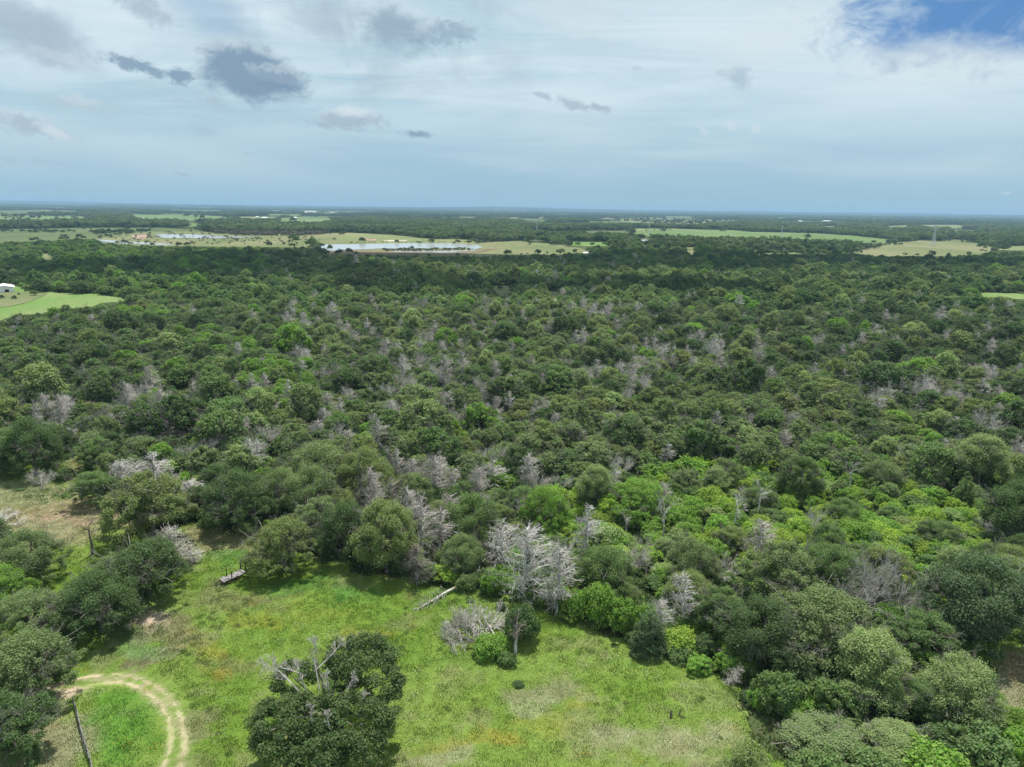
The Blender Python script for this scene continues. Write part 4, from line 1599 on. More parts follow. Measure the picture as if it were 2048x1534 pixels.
for _k in range(46):
    fx_, fy_ = _r.uniform(-60, 2060), _r.uniform(4.5, 26) ** 1.0
    hy_ = 405.5 + 27 * fx_ / 2048
    fy_ = hy_ + fy_
    if fy_ > 447 or any(inside([(p_[0], p_[1]) for p_ in pl_], np.array([fx_]), np.array([fy_]))[0] for pl_ in CLEAR):
        continue
    w_ = _r.uniform(15, 75)
    h_ = (fy_ - hy_) * _r.uniform(.05, .12)
    sk = w_ * 27 / 2048
    flat('field', [(fx_ - w_, fy_ - h_ - sk), (fx_ + w_ * .8, fy_ - h_ + sk), (fx_ + w_, fy_ + h_ + sk), (fx_ - w_ * .7, fy_ + h_ * .6 - sk)],
         FM[_r.choice(['tan', 'tan2', 'green', 'dull', 'tan2'])], 0.6 + .01 * _k, True, 0)
flat('bare_soil', [(262, 470), (290, 468), (300, 472), (285, 480), (268, 476)], FM['red'], .30)
flat('bare_soil', [(-300, 583), (20, 582), (95, 586), (70, 600), (20, 612), (-300, 640)], FM['tan'], .32, False)
flat('bare_soil', [(720, 476), (752, 477), (752, 481), (722, 480)], FM['red'], .34, False)
flat('sand', [(765, 481), (812, 481), (815, 483), (770, 483)], FM['sand'], .35, False)
flat('bare_soil', [(640, 498), (720, 500), (900, 503), (960, 497), (1000, 497), (920, 510), (700, 511), (640, 507)], FM['mud'], .33, False)
# red earth cutting on the far hillside and quarry-like spots
for pts in ([(608, 421), (632, 421), (632, 425), (610, 425)], [(660, 424.5), (676, 424.5), (676, 427), (660, 427)], [(695, 426), (706, 426), (706, 428), (695, 428)]):
    flat('bare_soil', pts, FM['sand'], .3, True, 0)

m, nt = new_mat('pond_water')
out = N(nt, 'ShaderNodeOutputMaterial')
p = N(nt, 'ShaderNodeBsdfPrincipled')
p.inputs['Base Color'].default_value = (0.40, 0.41, 0.40, 1)
p.inputs['Roughness'].default_value = 0.13
p.inputs['IOR'].default_value = 1.33
g = N(nt, 'ShaderNodeNewGeometry')
n1 = N(nt, 'ShaderNodeTexNoise', inp={'Scale': 0.5, 'Detail': 3.0})
L(nt, g, 'Position', n1, 0)
bm_ = N(nt, 'ShaderNodeBump', inp={'Strength': .12, 'Distance': .1})
L(nt, n1, 0, bm_, 'Height')
L(nt, bm_, 0, p, 'Normal')
L(nt, p, 0, out, 0)
WATER = m
flat('pond', [(312, 467.5), (400, 469), (515, 474), (440, 476.5), (330, 476), (312, 473)], WATER, .4, True, .3)
flat('pond', [(195, 478), (250, 483), (345, 488), (345, 489.5), (300, 489), (240, 486), (196, 482)], WATER, .4, True, .3)
flat('pond', [(636, 488.5), (700, 488.5), (800, 486.5), (890, 486), (955, 489), (966, 494.5), (945, 499), (935, 495), (860, 497), (760, 497), (665, 501), (636, 499)], WATER, .4, True, .3)
flat('pond', [(780, 502), (860, 502), (930, 500), (945, 497), (950, 500), (900, 505), (790, 504)], WATER, .4, True, .3)


# ------------------------------------------------------------------ far buildings
def wall_mat(name, c):
    return bark_material(name, c, tuple(x * .9 for x in c), .6, .7)


WALLW, WALLG = wall_mat('white_metal_wall', (.74, .76, .78)), wall_mat('beige_wall', (.5, .47, .42))
ROOFG, ROOFW = wall_mat('grey_roof', (.35, .36, .38)), wall_mat('white_roof', (.78, .79, .80))
DARK = wall_mat('dark_opening', (.02, .02, .02))


def house(px, py, wpx, dpt, hpx, lab, wm, rm, name='house', rz=0.0, cat='house', door=False, hipx=.45, wins=2):
    q = at(px, py)
    D = depth_of(q)
    w, h = wpx * D / FPX, hpx * D / FPX
    root = tag(link(name, None, loc=(q.x, q.y + dpt / 2, .0), rot=(0, 0, rz)), lab, cat)
    wh = h * (1 - hipx)
    if door:
        dw, dh = w * .22, wh * .62
        dxp = w * .12
        for a, b in ((-w / 2, dxp - dw / 2), (dxp + dw / 2, w / 2)):
            Geo().box(((a + b) / 2, -dpt / 2 + .1, wh / 2), (b - a, .2, wh)).build('wall', wm, root)
        Geo().box((dxp, -dpt / 2 + .1, dh + (wh - dh) / 2), (dw, .2, wh - dh)).build('wall', wm, root)
        Geo().box((dxp, -dpt / 2 + .35, dh / 2), (dw - .02, .1, dh)).build('door', DARK, root)
        Geo().box((0, dpt / 2 - .1, wh / 2), (w, .2, wh)).build('wall', wm, root)
        for s in (-1, 1):
            Geo().box((s * (w / 2 - .1), 0, wh / 2), (.2, dpt - .42, wh)).build('wall', wm, root)
    else:
        Geo().box((0, 0, wh / 2), (w, dpt, wh)).build('wall', wm, root)
        for i in range(wins):
            Geo().box((-w / 2 + w * (i + .7) / (wins + .4), -dpt / 2 - .03, wh * .5), (w * .13, .08, wh * .35)).build('window', DARK, root)
    e = .4
    if door:   # gable towards the camera
        pts = [(-w / 2 - e, -dpt / 2 - e, wh), (w / 2 + e, -dpt / 2 - e, wh), (w / 2 + e, dpt / 2 + e, wh), (-w / 2 - e, dpt / 2 + e, wh),
               (0, -dpt / 2 - e, h), (0, dpt / 2 + e, h)]
        Geo().poly(pts, [(0, 4, 5, 3), (1, 2, 5, 4), (0, 3, 2, 1), (2, 3, 5)]).build('roof', rm, root)
        Geo().poly([(-w / 2, -dpt / 2 - .02, wh), (w / 2, -dpt / 2 - .02, wh), (0, -dpt / 2 - .02, h - .15)], [(0, 1, 2)]).build('gable', wm, root)
    else:
        pts = [(-w / 2 - e, -dpt / 2 - e, wh), (w / 2 + e, -dpt / 2 - e, wh), (w / 2 + e, dpt / 2 + e, wh), (-w / 2 - e, dpt / 2 + e, wh),
               (-w / 4, 0, h), (w / 4, 0, h)]
        Geo().poly(pts, [(0, 1, 5, 4), (1, 2, 5), (2, 3, 4, 5), (3, 0, 4), (0, 3, 2, 1)]).build('roof', rm, root)
    CLEAR.append([(px - wpx * .6, py - hpx), (px + wpx * .6, py - hpx), (px + wpx * .6, py + 2), (px - wpx * .6, py + 2)])
    return root


house(-6, 586, 32, 12, 15, 'white metal barn with a dark doorway at the left edge of the far green pasture', WALLW, ROOFW, 'barn', .62, 'barn', True, .3)
house(1290, 487, 15, 12, 7.5, 'grey-roofed farmhouse among trees beyond the ponds', WALLG, ROOFG)
for (px, py, w, h, nm, lab, wm, rm) in [
    (97, 442, 7, 3, 'shed', 'long white shed between the far left houses', WALLW, ROOFW),
    (22, 441, 8, 3, 'shed', 'low pale shed nearest the left edge in the far green field', WALLW, ROOFW),
    (116, 441, 6, 3, 'house', 'reddish-roofed house right of the long white shed', WALLG, wall_mat('red_roof', (.38, .22, .18))),
    (62, 433, 5, 2.4, 'house', 'tiny red-roofed house at the far edge of the far green field', WALLG, wall_mat('red_roof_b', (.38, .22, .18))),
    (281, 438, 4, 2.6, 'shed', 'tiny white shed beside the trees of the second far field', WALLW, ROOFW),
    (527, 437, 9, 3, 'shed', 'white farm shed with trees in front beyond the long pond', WALLW, ROOFW),
    (512, 435, 4, 2.4, 'shed', 'tiny white shed left of the farm shed beyond the long pond', WALLW, ROOFW),
    (588, 437, 7, 3.2, 'shed', 'white shed standing alone in the far green field beyond the dead reeds', WALLW, ROOFW),
    (1560, 441, 4, 2, 'shed', 'tiny bright shed left of another on the far right plain', WALLW, ROOFW),
    (1602, 443, 5, 2, 'shed', 'tiny bright shed in the middle of the far right plain', WALLW, ROOFW),
    (1655, 443, 18, 2, 'shed', 'very long low white shed on the far right plain', WALLW, ROOFW),
    (1902, 434.5, 5, 2.4, 'shed', 'tiny white building on the far right skyline', WALLW, ROOFW),
    (1072, 483, 7, 3, 'shed', 'small white shed left of the grey-roofed farmhouse', WALLW, ROOFW),
    (911, 477, 5, 2.5, 'shed', 'small white shed by the trees above the big pond', WALLW, ROOFW),
    (1172, 508, 9, 3.5, 'shed', 'pale shed among trees below the grey-roofed farmhouse', WALLG, ROOFW),
]:
    house(px, py, w, 10 if py > 450 else 25, h, lab, wm, rm, nm, 0, 'shed' if nm == 'shed' else 'house', wins=1)


# ------------------------------------------------------------------ transmission towers
STEEL = wall_mat('galvanised_steel', (.52, .55, .58))


def tower(px, py, hpx, r, lab):
    q = at(px, py)
    D = depth_of(q)
    h = hpx * D / FPX
    root = tag(link('transmission_tower', None, loc=(q.x, q.y, 0)), lab, 'pylon', 'power line towers on the plain')
    b, t = h * .085, h * .018
    legs = [(-1, -1), (1, -1), (1, 1), (-1, 1)]

    def P(i, z):
        k = b + (t - b) * min(1, z / (h * .7))
        return Vector((legs[i][0] * k, legs[i][1] * k, z))
    for i in range(4):
        Geo().bar(P(i, 0), P(i, h * .7), r, k=4).bar(P(i, h * .7), P(i, h), r, k=4).build('leg', STEEL, root)
    g_ = Geo()
    nz = 9
    for k in range(nz):
        z0, z1 = h * k / nz, h * (k + 1) / nz
        for i in range(4):
            j = (i + 1) % 4
            g_.bar(P(i, z0), P(j, z1), r * .55, k=3).bar(P(j, z0), P(i, z1), r * .55, k=3)
    g_.build('lattice', STEEL, root)
    for z, L_ in ((.74, .13), (.84, .11), (.94, .09)):
        Geo().bar((-h * L_, 0, h * z), (h * L_, 0, h * z), r * .8, k=4).bar((-h * L_, 0, h * z), (0, 0, h * (z + .04)), r * .5, k=3).bar(
            (h * L_, 0, h * z), (0, 0, h * (z + .04)), r * .5, k=3).build('crossarm', STEEL, root)
    CLEAR.append([(px - 4, py - 3), (px + 4, py - 3), (px + 4, py + 3), (px - 4, py + 3)])


tower(1866, 492, 42, .22, 'tallest lattice power tower, standing in the dry field at the far right')
tower(1074, 463, 26, .22, 'grey lattice power tower among trees beyond the big pond')
tower(1563, 476, 24, .15, 'faint lattice power tower in the long green field')
tower(1298, 470, 22, .13, 'faint lattice power tower between the farmhouse and the long green field')

# ------------------------------------------------------------------ forest layout
ex = np.array([at(x, y)[:2] for x, y in []])


def px_clear(x, y, h):
    """true where a tree of height h at (x, y) would stand on or hide one of the open patches"""
    bad = np.zeros(len(x), bool)
    for k in (0.0, .35, .7, 1.0):
        qx, qy, w = proj(np.stack([x, y, h * k], -1))
        for pl in CLEAR:
            bad |= inside(pl, qx, qy)
    return bad


def in_view(x, y, m=0.10, h=8.0):
    qx, qy, w = proj(np.stack([x, y, np.zeros_like(x)], -1))
    q2x, q2y, _ = proj(np.stack([x, y, np.full_like(x, h)], -1))
    return (w > 5) & (qx > -2048 * m) & (qx < 2048 * (1 + m)) & (q2y < 1534 * (1 + m))


def jgrid(y0, y1, cell, jit=.42, seed=1):
    rng = np.random.default_rng(seed)
    ys = np.arange(y0, y1, cell * .88)
    X, Y = [], []
    for i, yy in enumerate(ys):
        hw = yy * .86 + 25
        xx = np.arange(-hw, hw, cell) + (cell / 2 if i % 2 else 0)
        X.append(xx)
        Y.append(np.full(len(xx), yy))
    X, Y = np.concatenate(X), np.concatenate(Y)
    X = X + rng.uniform(-jit, jit, len(X)) * cell
    Y = Y + rng.uniform(-jit, jit, len(Y)) * cell
    return X, Y


THICKET = [(1050, 1020), (1150, 985), (1330, 940), (1560, 935), (1750, 985), (1960, 1010), (2010, 1060), (1900, 1200), (1820, 1230),
           (1700, 1150), (1560, 1130), (1400, 1160), (1250, 1140), (1120, 1100)]
rng = np.random.default_rng(2024)
X, Y = jgrid(66, 880, 4.75, seed=21)
keep = in_view(X, Y, .14)
X, Y = X[keep], Y[keep]
keep = ~(free_mask(X, Y) | free_mask(X, Y - 1.8))
X, Y = X[keep], Y[keep]
PX, PY, PW = proj(np.stack([X, Y, np.zeros_like(X)], -1))
thick = inside(THICKET, PX, PY)
nD = fbm(X, Y, 26.0, 301)
nF = fbm(X, Y, 9.0, 302, 2)
u = rng.uniform(size=len(X))
pd = np.where(PY < 620, .04 + .14 * np.clip((nD - .50) / .16, 0, 1), .20 + .38 * np.clip((nD - .50) / .16, 0, 1))
pd = np.where((PX < 520) & (PY < 790), pd * .25, pd)
pd = np.where(PY > 1150, .10, pd)
pd = np.where((PX > 1300) & (PY < 690), pd * .5, pd)
kindv = np.full(len(X), 'oak', dtype=object)
kindv[u < pd] = 'dead'
u2 = rng.uniform(size=len(X))
kindv[(kindv == 'oak') & (u2 < .05)] = 'cedar'
vm = (kindv == 'oak') & (u2 > .965) & (PY > 560)
kindv[vm] = 'vine'
kindv[thick & (rng.uniform(size=len(X)) < .72)] = 'shrub'
size = np.clip(np.exp(rng.normal(-.62, .27, len(X))), .32, 1.05) * (0.80 + .5 * (nF))
size = np.where(kindv == 'dead', np.clip(size, .55, .90) * 1.22, size)
size = np.where(kindv == 'shrub', size * 1.45, size)
# tone fields
nT = fbm(X, Y, 38.0, 303) + (rng.uniform(size=len(X)) - .5) * .38
nG = fbm(X, Y, 60.0, 304) + (rng.uniform(size=len(X)) - .5) * .3
tonev = np.full(len(X), 'grey-green', dtype=object)
tonev[nT > .60] = 'mid green'
tonev[nT < .42] = 'olive'
tonev[(nT < .31) | (nG > .70)] = 'deep green'
leftz = (PX < 620) & (PY < 830)
tonev[leftz & (nG > .40)] = 'mid green'
tonev[leftz & (nG > .56)] = 'bright green'
tonev[leftz & (nG < .33)] = 'deep green'
farz = (PY < 600)
tonev[farz & (nG > .60)] = 'deep green'
rz_ = (PX > 1350) & (PY < 760)
tonev[rz_ & (nT > .45)] = 'deep green'
tonev[(kindv == 'cedar') & (rng.uniform(size=len(X)) < .5)] = 'deep green'
tonev[(kindv == 'vine')] = 'pale green'
tonev[(kindv == 'shrub')] = 'bright green'
tonev[(kindv == 'shrub') & (rng.uniform(size=len(X)) < .5)] = 'yellow-green'
tonev[(rng.uniform(size=len(X)) < .035) & (kindv == 'oak')] = 'bright green'
hgt = np.where(kindv == 'shrub', 3.0, 7.5 * size)
bad = px_clear(X, Y, hgt)
PL = np.array(placed)
for (hx, hy, hr) in PL:
    d = np.hypot(X - hx, Y - hy)
    bad |= d < (hr * .8 + np.where(kindv == 'dead', 1.0, 2.6 * size))
# thin right-hand woodland with trunks seen over grass
ok = ~bad
X, Y, PX, PY, PW, kindv, size, tonev, thick, nF = [a[ok] for a in (X, Y, PX, PY, PW, kindv, size, tonev, thick, nF)]
n = len(X)
shapev = np.array([SHAPES[i] for i in rng.choice(5, n, p=[.3, .17, .22, .19, .12])], dtype=object)
shapev[kindv == 'cedar'] = 'conical'
shapev[kindv == 'shrub'] = np.where(rng.uniform(size=(kindv == 'shrub').sum()) < .5, 'rounded', 'uneven')
shapev[kindv == 'vine'] = 'draped'
DK = ['cedar0', 'cedar1', 'cedar2', 'cedar3', 'oak0', 'oak1', 'oak2', 'snag0']
dsh = np.array([DK[i] for i in rng.choice(8, n, p=[.11, .11, .11, .11, .17, .16, .16, .07])], dtype=object)
shapev[kindv == 'dead'] = dsh[kindv == 'dead']

# which are individuals: the ones that show largest
fr = in_view(X, Y, 0.0)
indiv = np.zeros(n, bool)
NI = {'oak': 230, 'dead': 225, 'shrub': 75, 'cedar': 24, 'vine': 18}
for k, m_ in NI.items():
    idx = np.where((kindv == k) & fr)[0]
    app = size[idx] / PW[idx]
    indiv[idx[np.argsort(-app)[:m_]]] = True

LM = [(60, 'the track oak'), (185, 'the forked snag'), (350, 'the squat dead tree'), (465, 'the flatbed trailer'), (560, 'the tiered oak'),
      (655, 'the lone oak'), (775, 'the olive-brown oak'), (868, 'the fallen tree'), (950, 'the brush pile'), (1045, 'the tallest dead cedar'),
      (1165, 'the tall bright bushes'), (1295, 'the grey-blue cedar'), (1450, 'the leaning dead cedar'), (1555, 'the young round bush'),
      (1640, 'the broad dark oak'), (1750, 'the dead oak cluster'), (1915, 'the vine-smothered tree'), (2060, 'the dry clearing')]
ROWS = [(1130, 'in the front row'), (1060, 'just inside the wood'), (1010, 'in the near canopy'), (970, 'in the near-middle canopy'),
        (935, 'in the middle canopy'), (905, 'well back'), (880, 'farther back'), (855, 'far back'), (830, 'very far back'), (800, 'halfway up the wood'), (760, 'past the halfway line'), (0, 'deep in the wood')]
DEADW = {'cedar': 'twiggy grey dead cedar', 'oak': 'spreading grey dead oak', 'snag': 'thin grey snag'}


def nm_of(i):
    k = kindv[i]
    if k == 'dead':
        return DEADW['cedar' if 'cedar' in shapev[i] else 'oak' if 'oak' in shapev[i] else 'snag']
    return {'oak': f'{shapev[i]} {tonev[i]} oak', 'cedar': f'{tonev[i]} conical cedar', 'shrub': f'{tonev[i]} {shapev[i]} shrub',
            'vine': 'pale vine-draped tree'}[k]


ids = np.where(indiv)[0]
lab = {}
for i in ids:
    lm = min(LM, key=lambda t: abs(t[0] - PX[i]))[1]
    row = next(t for y_, t in ROWS if PY[i] >= y_)
    lab[i] = (nm_of(i), row, lm)
from collections import defaultdict
gr = defaultdict(list)
for i in ids:
    gr[lab[i]].append(i)
final = {}
NUMW = ['two', 'three', 'four', 'five', 'six', 'seven', 'eight', 'nine', 'ten', 'eleven', 'twelve', 'thirteen', 'fourteen']
ORDW = ['', 'second', 'third', 'fourth', 'fifth', 'sixth', 'seventh', 'eighth', 'ninth', 'tenth', 'eleventh', 'twelfth', 'thirteenth']


def ordn(j, k):
    if k == 1:
        return ''
    if k > 14:
        return ''
    return ('leftmost' if j == 0 else 'rightmost' if j == k - 1 else ORDW[j]) + ' of ' + NUMW[k - 2] + ' '


for (nm, row, lm), mem in gr.items():
    mem.sort(key=lambda i: PX[i])
    for j, i in enumerate(mem):
        pre = ordn(j, len(mem))
        nmm = nm + 's' if pre else nm
        final[i] = f'{pre}{nmm} {row}, above {lm}'
GROUPN = {'oak': 'oaks of the woodland canopy', 'dead': 'dead trees standing in the woodland', 'shrub': 'shrubs of the bright thicket',
          'cedar': 'green cedars in the woodland', 'vine': 'vine-draped trees in the woodland'}
for i in ids:
    k = kindv[i]
    if k == 'dead':
        p = DEADP[shapev[i]]
        s = size[i] * (2.9 if 'oak' in shapev[i] else 2.1 if 'cedar' in shapev[i] else 1.3) / p.R
    else:
        lib = NEAR if PW[i] < 128 else MID
        key = (k, shapev[i])
        p = lib[key] if key in lib else NEAR[key]
        s = size[i] * 1.0
    r_ = plant(p, float(X[i]), float(Y[i]), float(s), float(rng.uniform(.76, 1.12) if k == 'dead' else rng.uniform(.85, 1.25)), None, tonev[i], final[i], GROUPN[k], z=-.05)
    if k != 'dead':
        an_ = rng.uniform(.86, 1.2)
        r_.scale = (r_.scale[0] * an_ * 1.05, r_.scale[1] / an_ * 1.05, r_.scale[2])


# ------------------------------------------------------------------ the rest as stuff: geometry-node instances
LIBC = bpy.data.collections.new('canopy_library')


def lib_object(name, me, tmat=None):
    o = bpy.data.objects.new(name, me)
    LIBC.objects.link(o)
    return o


def joined(meshes, name):
    Vs, Fs, Ms, mats, off = [], [], [], [], 0
    for me in meshes:
        nv, nf = len(me.vertices), len(me.polygons)
        v = np.empty(nv * 3, np.float32)
        me.vertices.foreach_get('co', v)
        f = np.empty(nf * 4, np.int32)
        me.loops.foreach_get('vertex_index', f)
        Vs.append(v.reshape(-1, 3))
        Fs.append(f.reshape(-1, 4) + off)
        Ms.append(np.full(nf, len(mats)))
        mats.append(me.materials[0])
        off += nv
    return mesh_np(name, np.concatenate(Vs), np.concatenate(Fs), mats, midx=np.concatenate(Ms))


def scatter(name, collection, P, idx, rot, scl, tint, kind='stuff'):
    me = bpy.data.meshes.new(name)
    nP = len(P)
    me.vertices.add(nP)
    me.vertices.foreach_set('co', np.ascontiguousarray(P, np.float32).ravel())
    a = me.attributes.new('pick', 'INT', 'POINT')
    a.data.foreach_set('value', np.ascontiguousarray(idx, np.int32))
    for nm, arr in (('turn', rot), ('size', scl), ('tint', tint)):
        a = me.attributes.new(nm, 'FLOAT_VECTOR' if nm != 'tint' else 'FLOAT_COLOR', 'POINT')
        if nm == 'tint':
            c4 = np.ones((nP, 4), np.float32)
            c4[:, :3] = arr
            a.data.foreach_set('color', c4.ravel())
        else:
            a.data.foreach_set('vector', np.ascontiguousarray(arr, np.float32).ravel())
    ob = tag(link(name, me), kind=kind)
    ng = bpy.data.node_groups.new(name + '_nodes', 'GeometryNodeTree')
    ng.interface.new_socket('Geometry', in_out='INPUT', socket_type='NodeSocketGeometry')
    ng.interface.new_socket('Geometry', in_out='OUTPUT', socket_type='NodeSocketGeometry')
    gi, go = ng.nodes.new('NodeGroupInput'), ng.nodes.new('NodeGroupOutput')
    ci = ng.nodes.new('GeometryNodeCollectionInfo')
    ci.inputs['Collection'].default_value = collection
    ci.inputs['Separate Children'].default_value = True
    ci.inputs['Reset Children'].default_value = True
    ip = ng.nodes.new('GeometryNodeInstanceOnPoints')
    ip.inputs['Pick Instance'].default_value = True

    def attr(nm, typ):
        n_ = ng.nodes.new('GeometryNodeInputNamedAttribute')
        n_.data_type = typ
        n_.inputs['Name'].default_value = nm
        return n_
    ai, ar, as_ = attr('pick', 'INT'), attr('turn', 'FLOAT_VECTOR'), attr('size', 'FLOAT_VECTOR')
    m2p = ng.nodes.new('GeometryNodeMeshToPoints')
    lk = ng.links.new
    lk(gi.outputs[0], m2p.inputs['Mesh'])
    lk(m2p.outputs[0], ip.inputs['Points'])
    lk(ci.outputs[0], ip.inputs['Instance'])
    lk(ai.outputs['Attribute'], ip.inputs['Instance Index'])
    e2r = ng.nodes.new('FunctionNodeEulerToRotation')
    lk(ar.outputs['Attribute'], e2r.inputs[0])
    lk(e2r.outputs[0], ip.inputs['Rotation'])
    lk(as_.outputs['Attribute'], ip.inputs['Scale'])
    lk(ip.outputs[0], go.inputs[0])
    md = ob.modifiers.new('scatter', 'NODES')
    md.node_group = ng
    return ob


def collection_of(name, meshes):
    c = bpy.data.collections.new(name)
    for i, me in enumerate(meshes):
        o = bpy.data.objects.new('%s_%02d' % (name, i), me)
        c.objects.link(o)
    return c


KEYS = [('oak', s) for s in SHAPES] + [('cedar', 'conical'), ('shrub', 'rounded'), ('shrub', 'uneven'), ('vine', 'draped')]
mesh_list = []
index = {}
for k in KEYS:
    index[('N',) + k] = len(mesh_list)
    mesh_list.append(joined([NEAR[k].crown, NEAR[k].trunk], 'tree'))
for k in KEYS:
    index[('M',) + k] = len(mesh_list)
    mesh_list.append(joined([MID[k].crown, MID[k].trunk], 'tree'))
for k in FAR:
    index[('F',) + k] = len(mesh_list)
    mesh_list.append(FAR[k].crown)
LIVE = collection_of('live_tree', mesh_list)
dmesh, dindex = [], {}
for k in DK:
    dindex[k] = len(dmesh)
    dmesh.append(joined([DEADP[k].trunk, DEADP[k].crown], 'dead_tree'))
DEADC = collection_of('dead_tree', dmesh)


def tint_arr(tones, rg, k=.16):
    T = np.array([TONES[t] for t in tones])
    v = 1 + rg.uniform(-k, k, (len(T), 1))
    return T * 1.24 * v * (1 + rg.uniform(-.05, .05, T.shape))


rest = ~indiv
li = np.where(rest & (kindv != 'dead'))[0]
pick = []
for i in li:
    k = (kindv[i], shapev[i])
    D = PW[i]
    if D < 120:
        pick.append(index[('N',) + k])
    elif D < 330 or kindv[i] != 'oak':
        pick.append(index[('M',) + k])
    else:
        pick.append(index[('F', 'oak', shapev[i] if shapev[i] != 'upright' else 'domed')])
an = rng.uniform(.84, 1.22, len(li))
sz = np.stack([size[li] * an * 1.06, size[li] / an * 1.06, size[li] * rng.uniform(.75, 1.35, len(li))], -1)
turn = np.zeros((len(li), 3))
turn[:, 2] = rng.uniform(0, 6.28, len(li))
scatter('forest', LIVE, np.stack([X[li], Y[li], np.full(len(li), -.05)], -1), pick, turn, sz, tint_arr(tonev[li], rng))
di = np.where(rest & (kindv == 'dead'))[0]
turn = np.zeros((len(di), 3))
turn[:, 2] = rng.uniform(0, 6.28, len(di))
sd = size[di] * np.array([(2.9 if 'oak' in q_ else 2.1 if 'cedar' in q_ else 1.3) / DEADP[q_].R for q_ in shapev[di]])
scatter('dead_woodland', DEADC, np.stack([X[di], Y[di], np.zeros(len(di))], -1), [dindex[s] for s in shapev[di]], turn,
        np.stack([sd, sd, sd * rng.uniform(.76, 1.12, len(di))], -1), np.ones((len(di), 3)))

# undergrowth filling the gaps between the trunks
X2, Y2 = jgrid(60, 420, 3.5, seed=22)
kp = in_view(X2, Y2, .12)
X2, Y2 = X2[kp], Y2[kp]
kp = ~(free_mask(X2, Y2) | free_mask(X2, Y2 - .9))
X2, Y2 = X2[kp], Y2[kp]
kp = ~px_clear(X2, Y2, np.full(len(X2), 2.0))
X2, Y2 = X2[kp], Y2[kp]
qx, qy, qw = proj(np.stack([X2, Y2, np.zeros_like(X2)], -1))
th2 = inside(THICKET, qx, qy)
n2_ = len(X2)
ton = np.array(['mid green', 'deep green', 'olive', 'bright green'], dtype=object)[rng.choice(4, n2_, p=[.4, .3, .15, .15])]
bz = (qx > 1000) & (qy > 880)
ton[bz & (rng.uniform(size=n2_) < .5)] = 'bright green'
ton[th2] = np.array(['yellow-green', 'bright green', 'pale green', 'mid green'], dtype=object)[rng.choice(4, th2.sum(), p=[.42, .33, .1, .15])]
ss = rng.uniform(.65, 1.15, n2_)
ss = np.where(th2, ss * 1.15, ss)
sh2 = rng.integers(0, 2, n2_)
pick = [index[('N' if w < 125 else 'M', 'shrub', 'rounded' if s else 'uneven')] for w, s in zip(qw, sh2)]
turn = np.zeros((n2_, 3))
turn[:, 2] = rng.uniform(0, 6.28, n2_)
scatter('undergrowth', LIVE, np.stack([X2, Y2, np.full(n2_, -.1)], -1), pick, turn, np.stack([ss, ss, ss * rng.uniform(.7, 1.15, n2_)], -1), tint_arr(ton, rng))


# ------------------------------------------------------------------ far woods: patches of low-detail crowns
def woods_patch(seed, side, ncr, leaves, size_, R0=(3.2, 5.5), Hh=(6, 9.5)):
    rg = np.random.default_rng(seed)
    Vs, Fs, off = [], [], 0
    for i in range(ncr):
        x, y = rg.uniform(-side / 2, side / 2, 2)
        R, h = rg.uniform(*R0), rg.uniform(*Hh)
        lb = [(x, y, h * .62, R, R, h * .38)]
        for k in range(3):
            a = rg.uniform(0, 6.3)
            lb.append((x + math.cos(a) * R * .6, y + math.sin(a) * R * .6, h * rg.uniform(.4, .6), R * .5, R * .5, R * .4))
        V, F = crown_leaves(lb, leaves, size_, rg, clump=.4, up=.35, rnd=.5, nclump=5, under=-.2)
        Vs.append(V)
        Fs.append(F + off)
        off += len(V)
    return mesh_np('woods', np.concatenate(Vs), np.concatenate(Fs), (LEAF,))


PM = [woods_patch(500 + i, 22, 7, 260, 1.5) for i in range(5)]
PF = [woods_patch(520 + i, 60, 34, 60, 3.6, (4, 6.5), (6, 10)) for i in range(5)]
PS = [woods_patch(540 + i, 4, 1, 420, 1.2, (4.2, 5.2), (6.5, 8)) for i in range(3)]
WC = collection_of('woods', PM + PF + PS)


def band(y0, y1, cell, seed, base, cnt, thr, col_k):
    X, Y = jgrid(y0, y1, cell, .35, seed)
    kp = in_view(X, Y, .08)
    X, Y = X[kp], Y[kp]
    nn = fbm(X, Y, cell * 14, 700 + seed)
    kp = (nn > thr) & ~px_clear(X, Y, np.full(len(X), 7.0)) & ~px_clear(X + cell * .5, Y, np.full(len(X), 5.0)) & ~px_clear(X - cell * .5, Y, np.full(len(X), 5.0)) \
        & ~px_clear(X, Y - cell * .5, np.full(len(X), 7.0)) & ~px_clear(X, Y + cell * .5, np.full(len(X), 3.0))
    X, Y = X[kp], Y[kp]
    rg = np.random.default_rng(seed)
    m_ = len(X)
    turn = np.zeros((m_, 3))
    turn[:, 2] = rg.uniform(0, 6.28, m_)
    s = rg.uniform(.85, 1.15, m_)
    nt_ = fbm(X, Y, cell * 7, 800 + seed) + rg.uniform(-.12, .12, m_)
    tn = np.where(nt_ > .58, 'mid green', np.where(nt_ < .42, 'deep green', 'grey-green')).astype(object)
    tn[rg.uniform(size=m_) < .15] = 'deep green'
    return np.stack([X, Y, np.zeros(m_)], -1), base + rg.integers(0, cnt, m_), turn, np.stack([s, s, s * rg.uniform(.9, 1.3, m_)], -1), tint_arr(tn, rg) * col_k


parts = [band(876, 3000, 17, 31, 0, 5, 0.0, .68), band(3000, 9500, 50, 32, 5, 5, .30, .55), band(9500, 21000, 130, 33, 5, 5, .22, .5)]
parts[2][3][:] *= np.array([2.3, 2.3, 1.3])
P_ = [np.concatenate([p[k] for p in parts]) for k in range(5)]
# low ridges lift the far woods a little
def ridge(x, y):
    d = np.hypot(x, y)
    k = np.clip((d - 7000) / 7000, 0, 1)
    return k * np.clip(-6 + 105 * (fbm(x, y, 5200, 990, 4) - .22), 4, 64)


P_[0][:, 2] = ridge(P_[0][:, 0], P_[0][:, 1])
scatter('far_woods', WC, *P_)
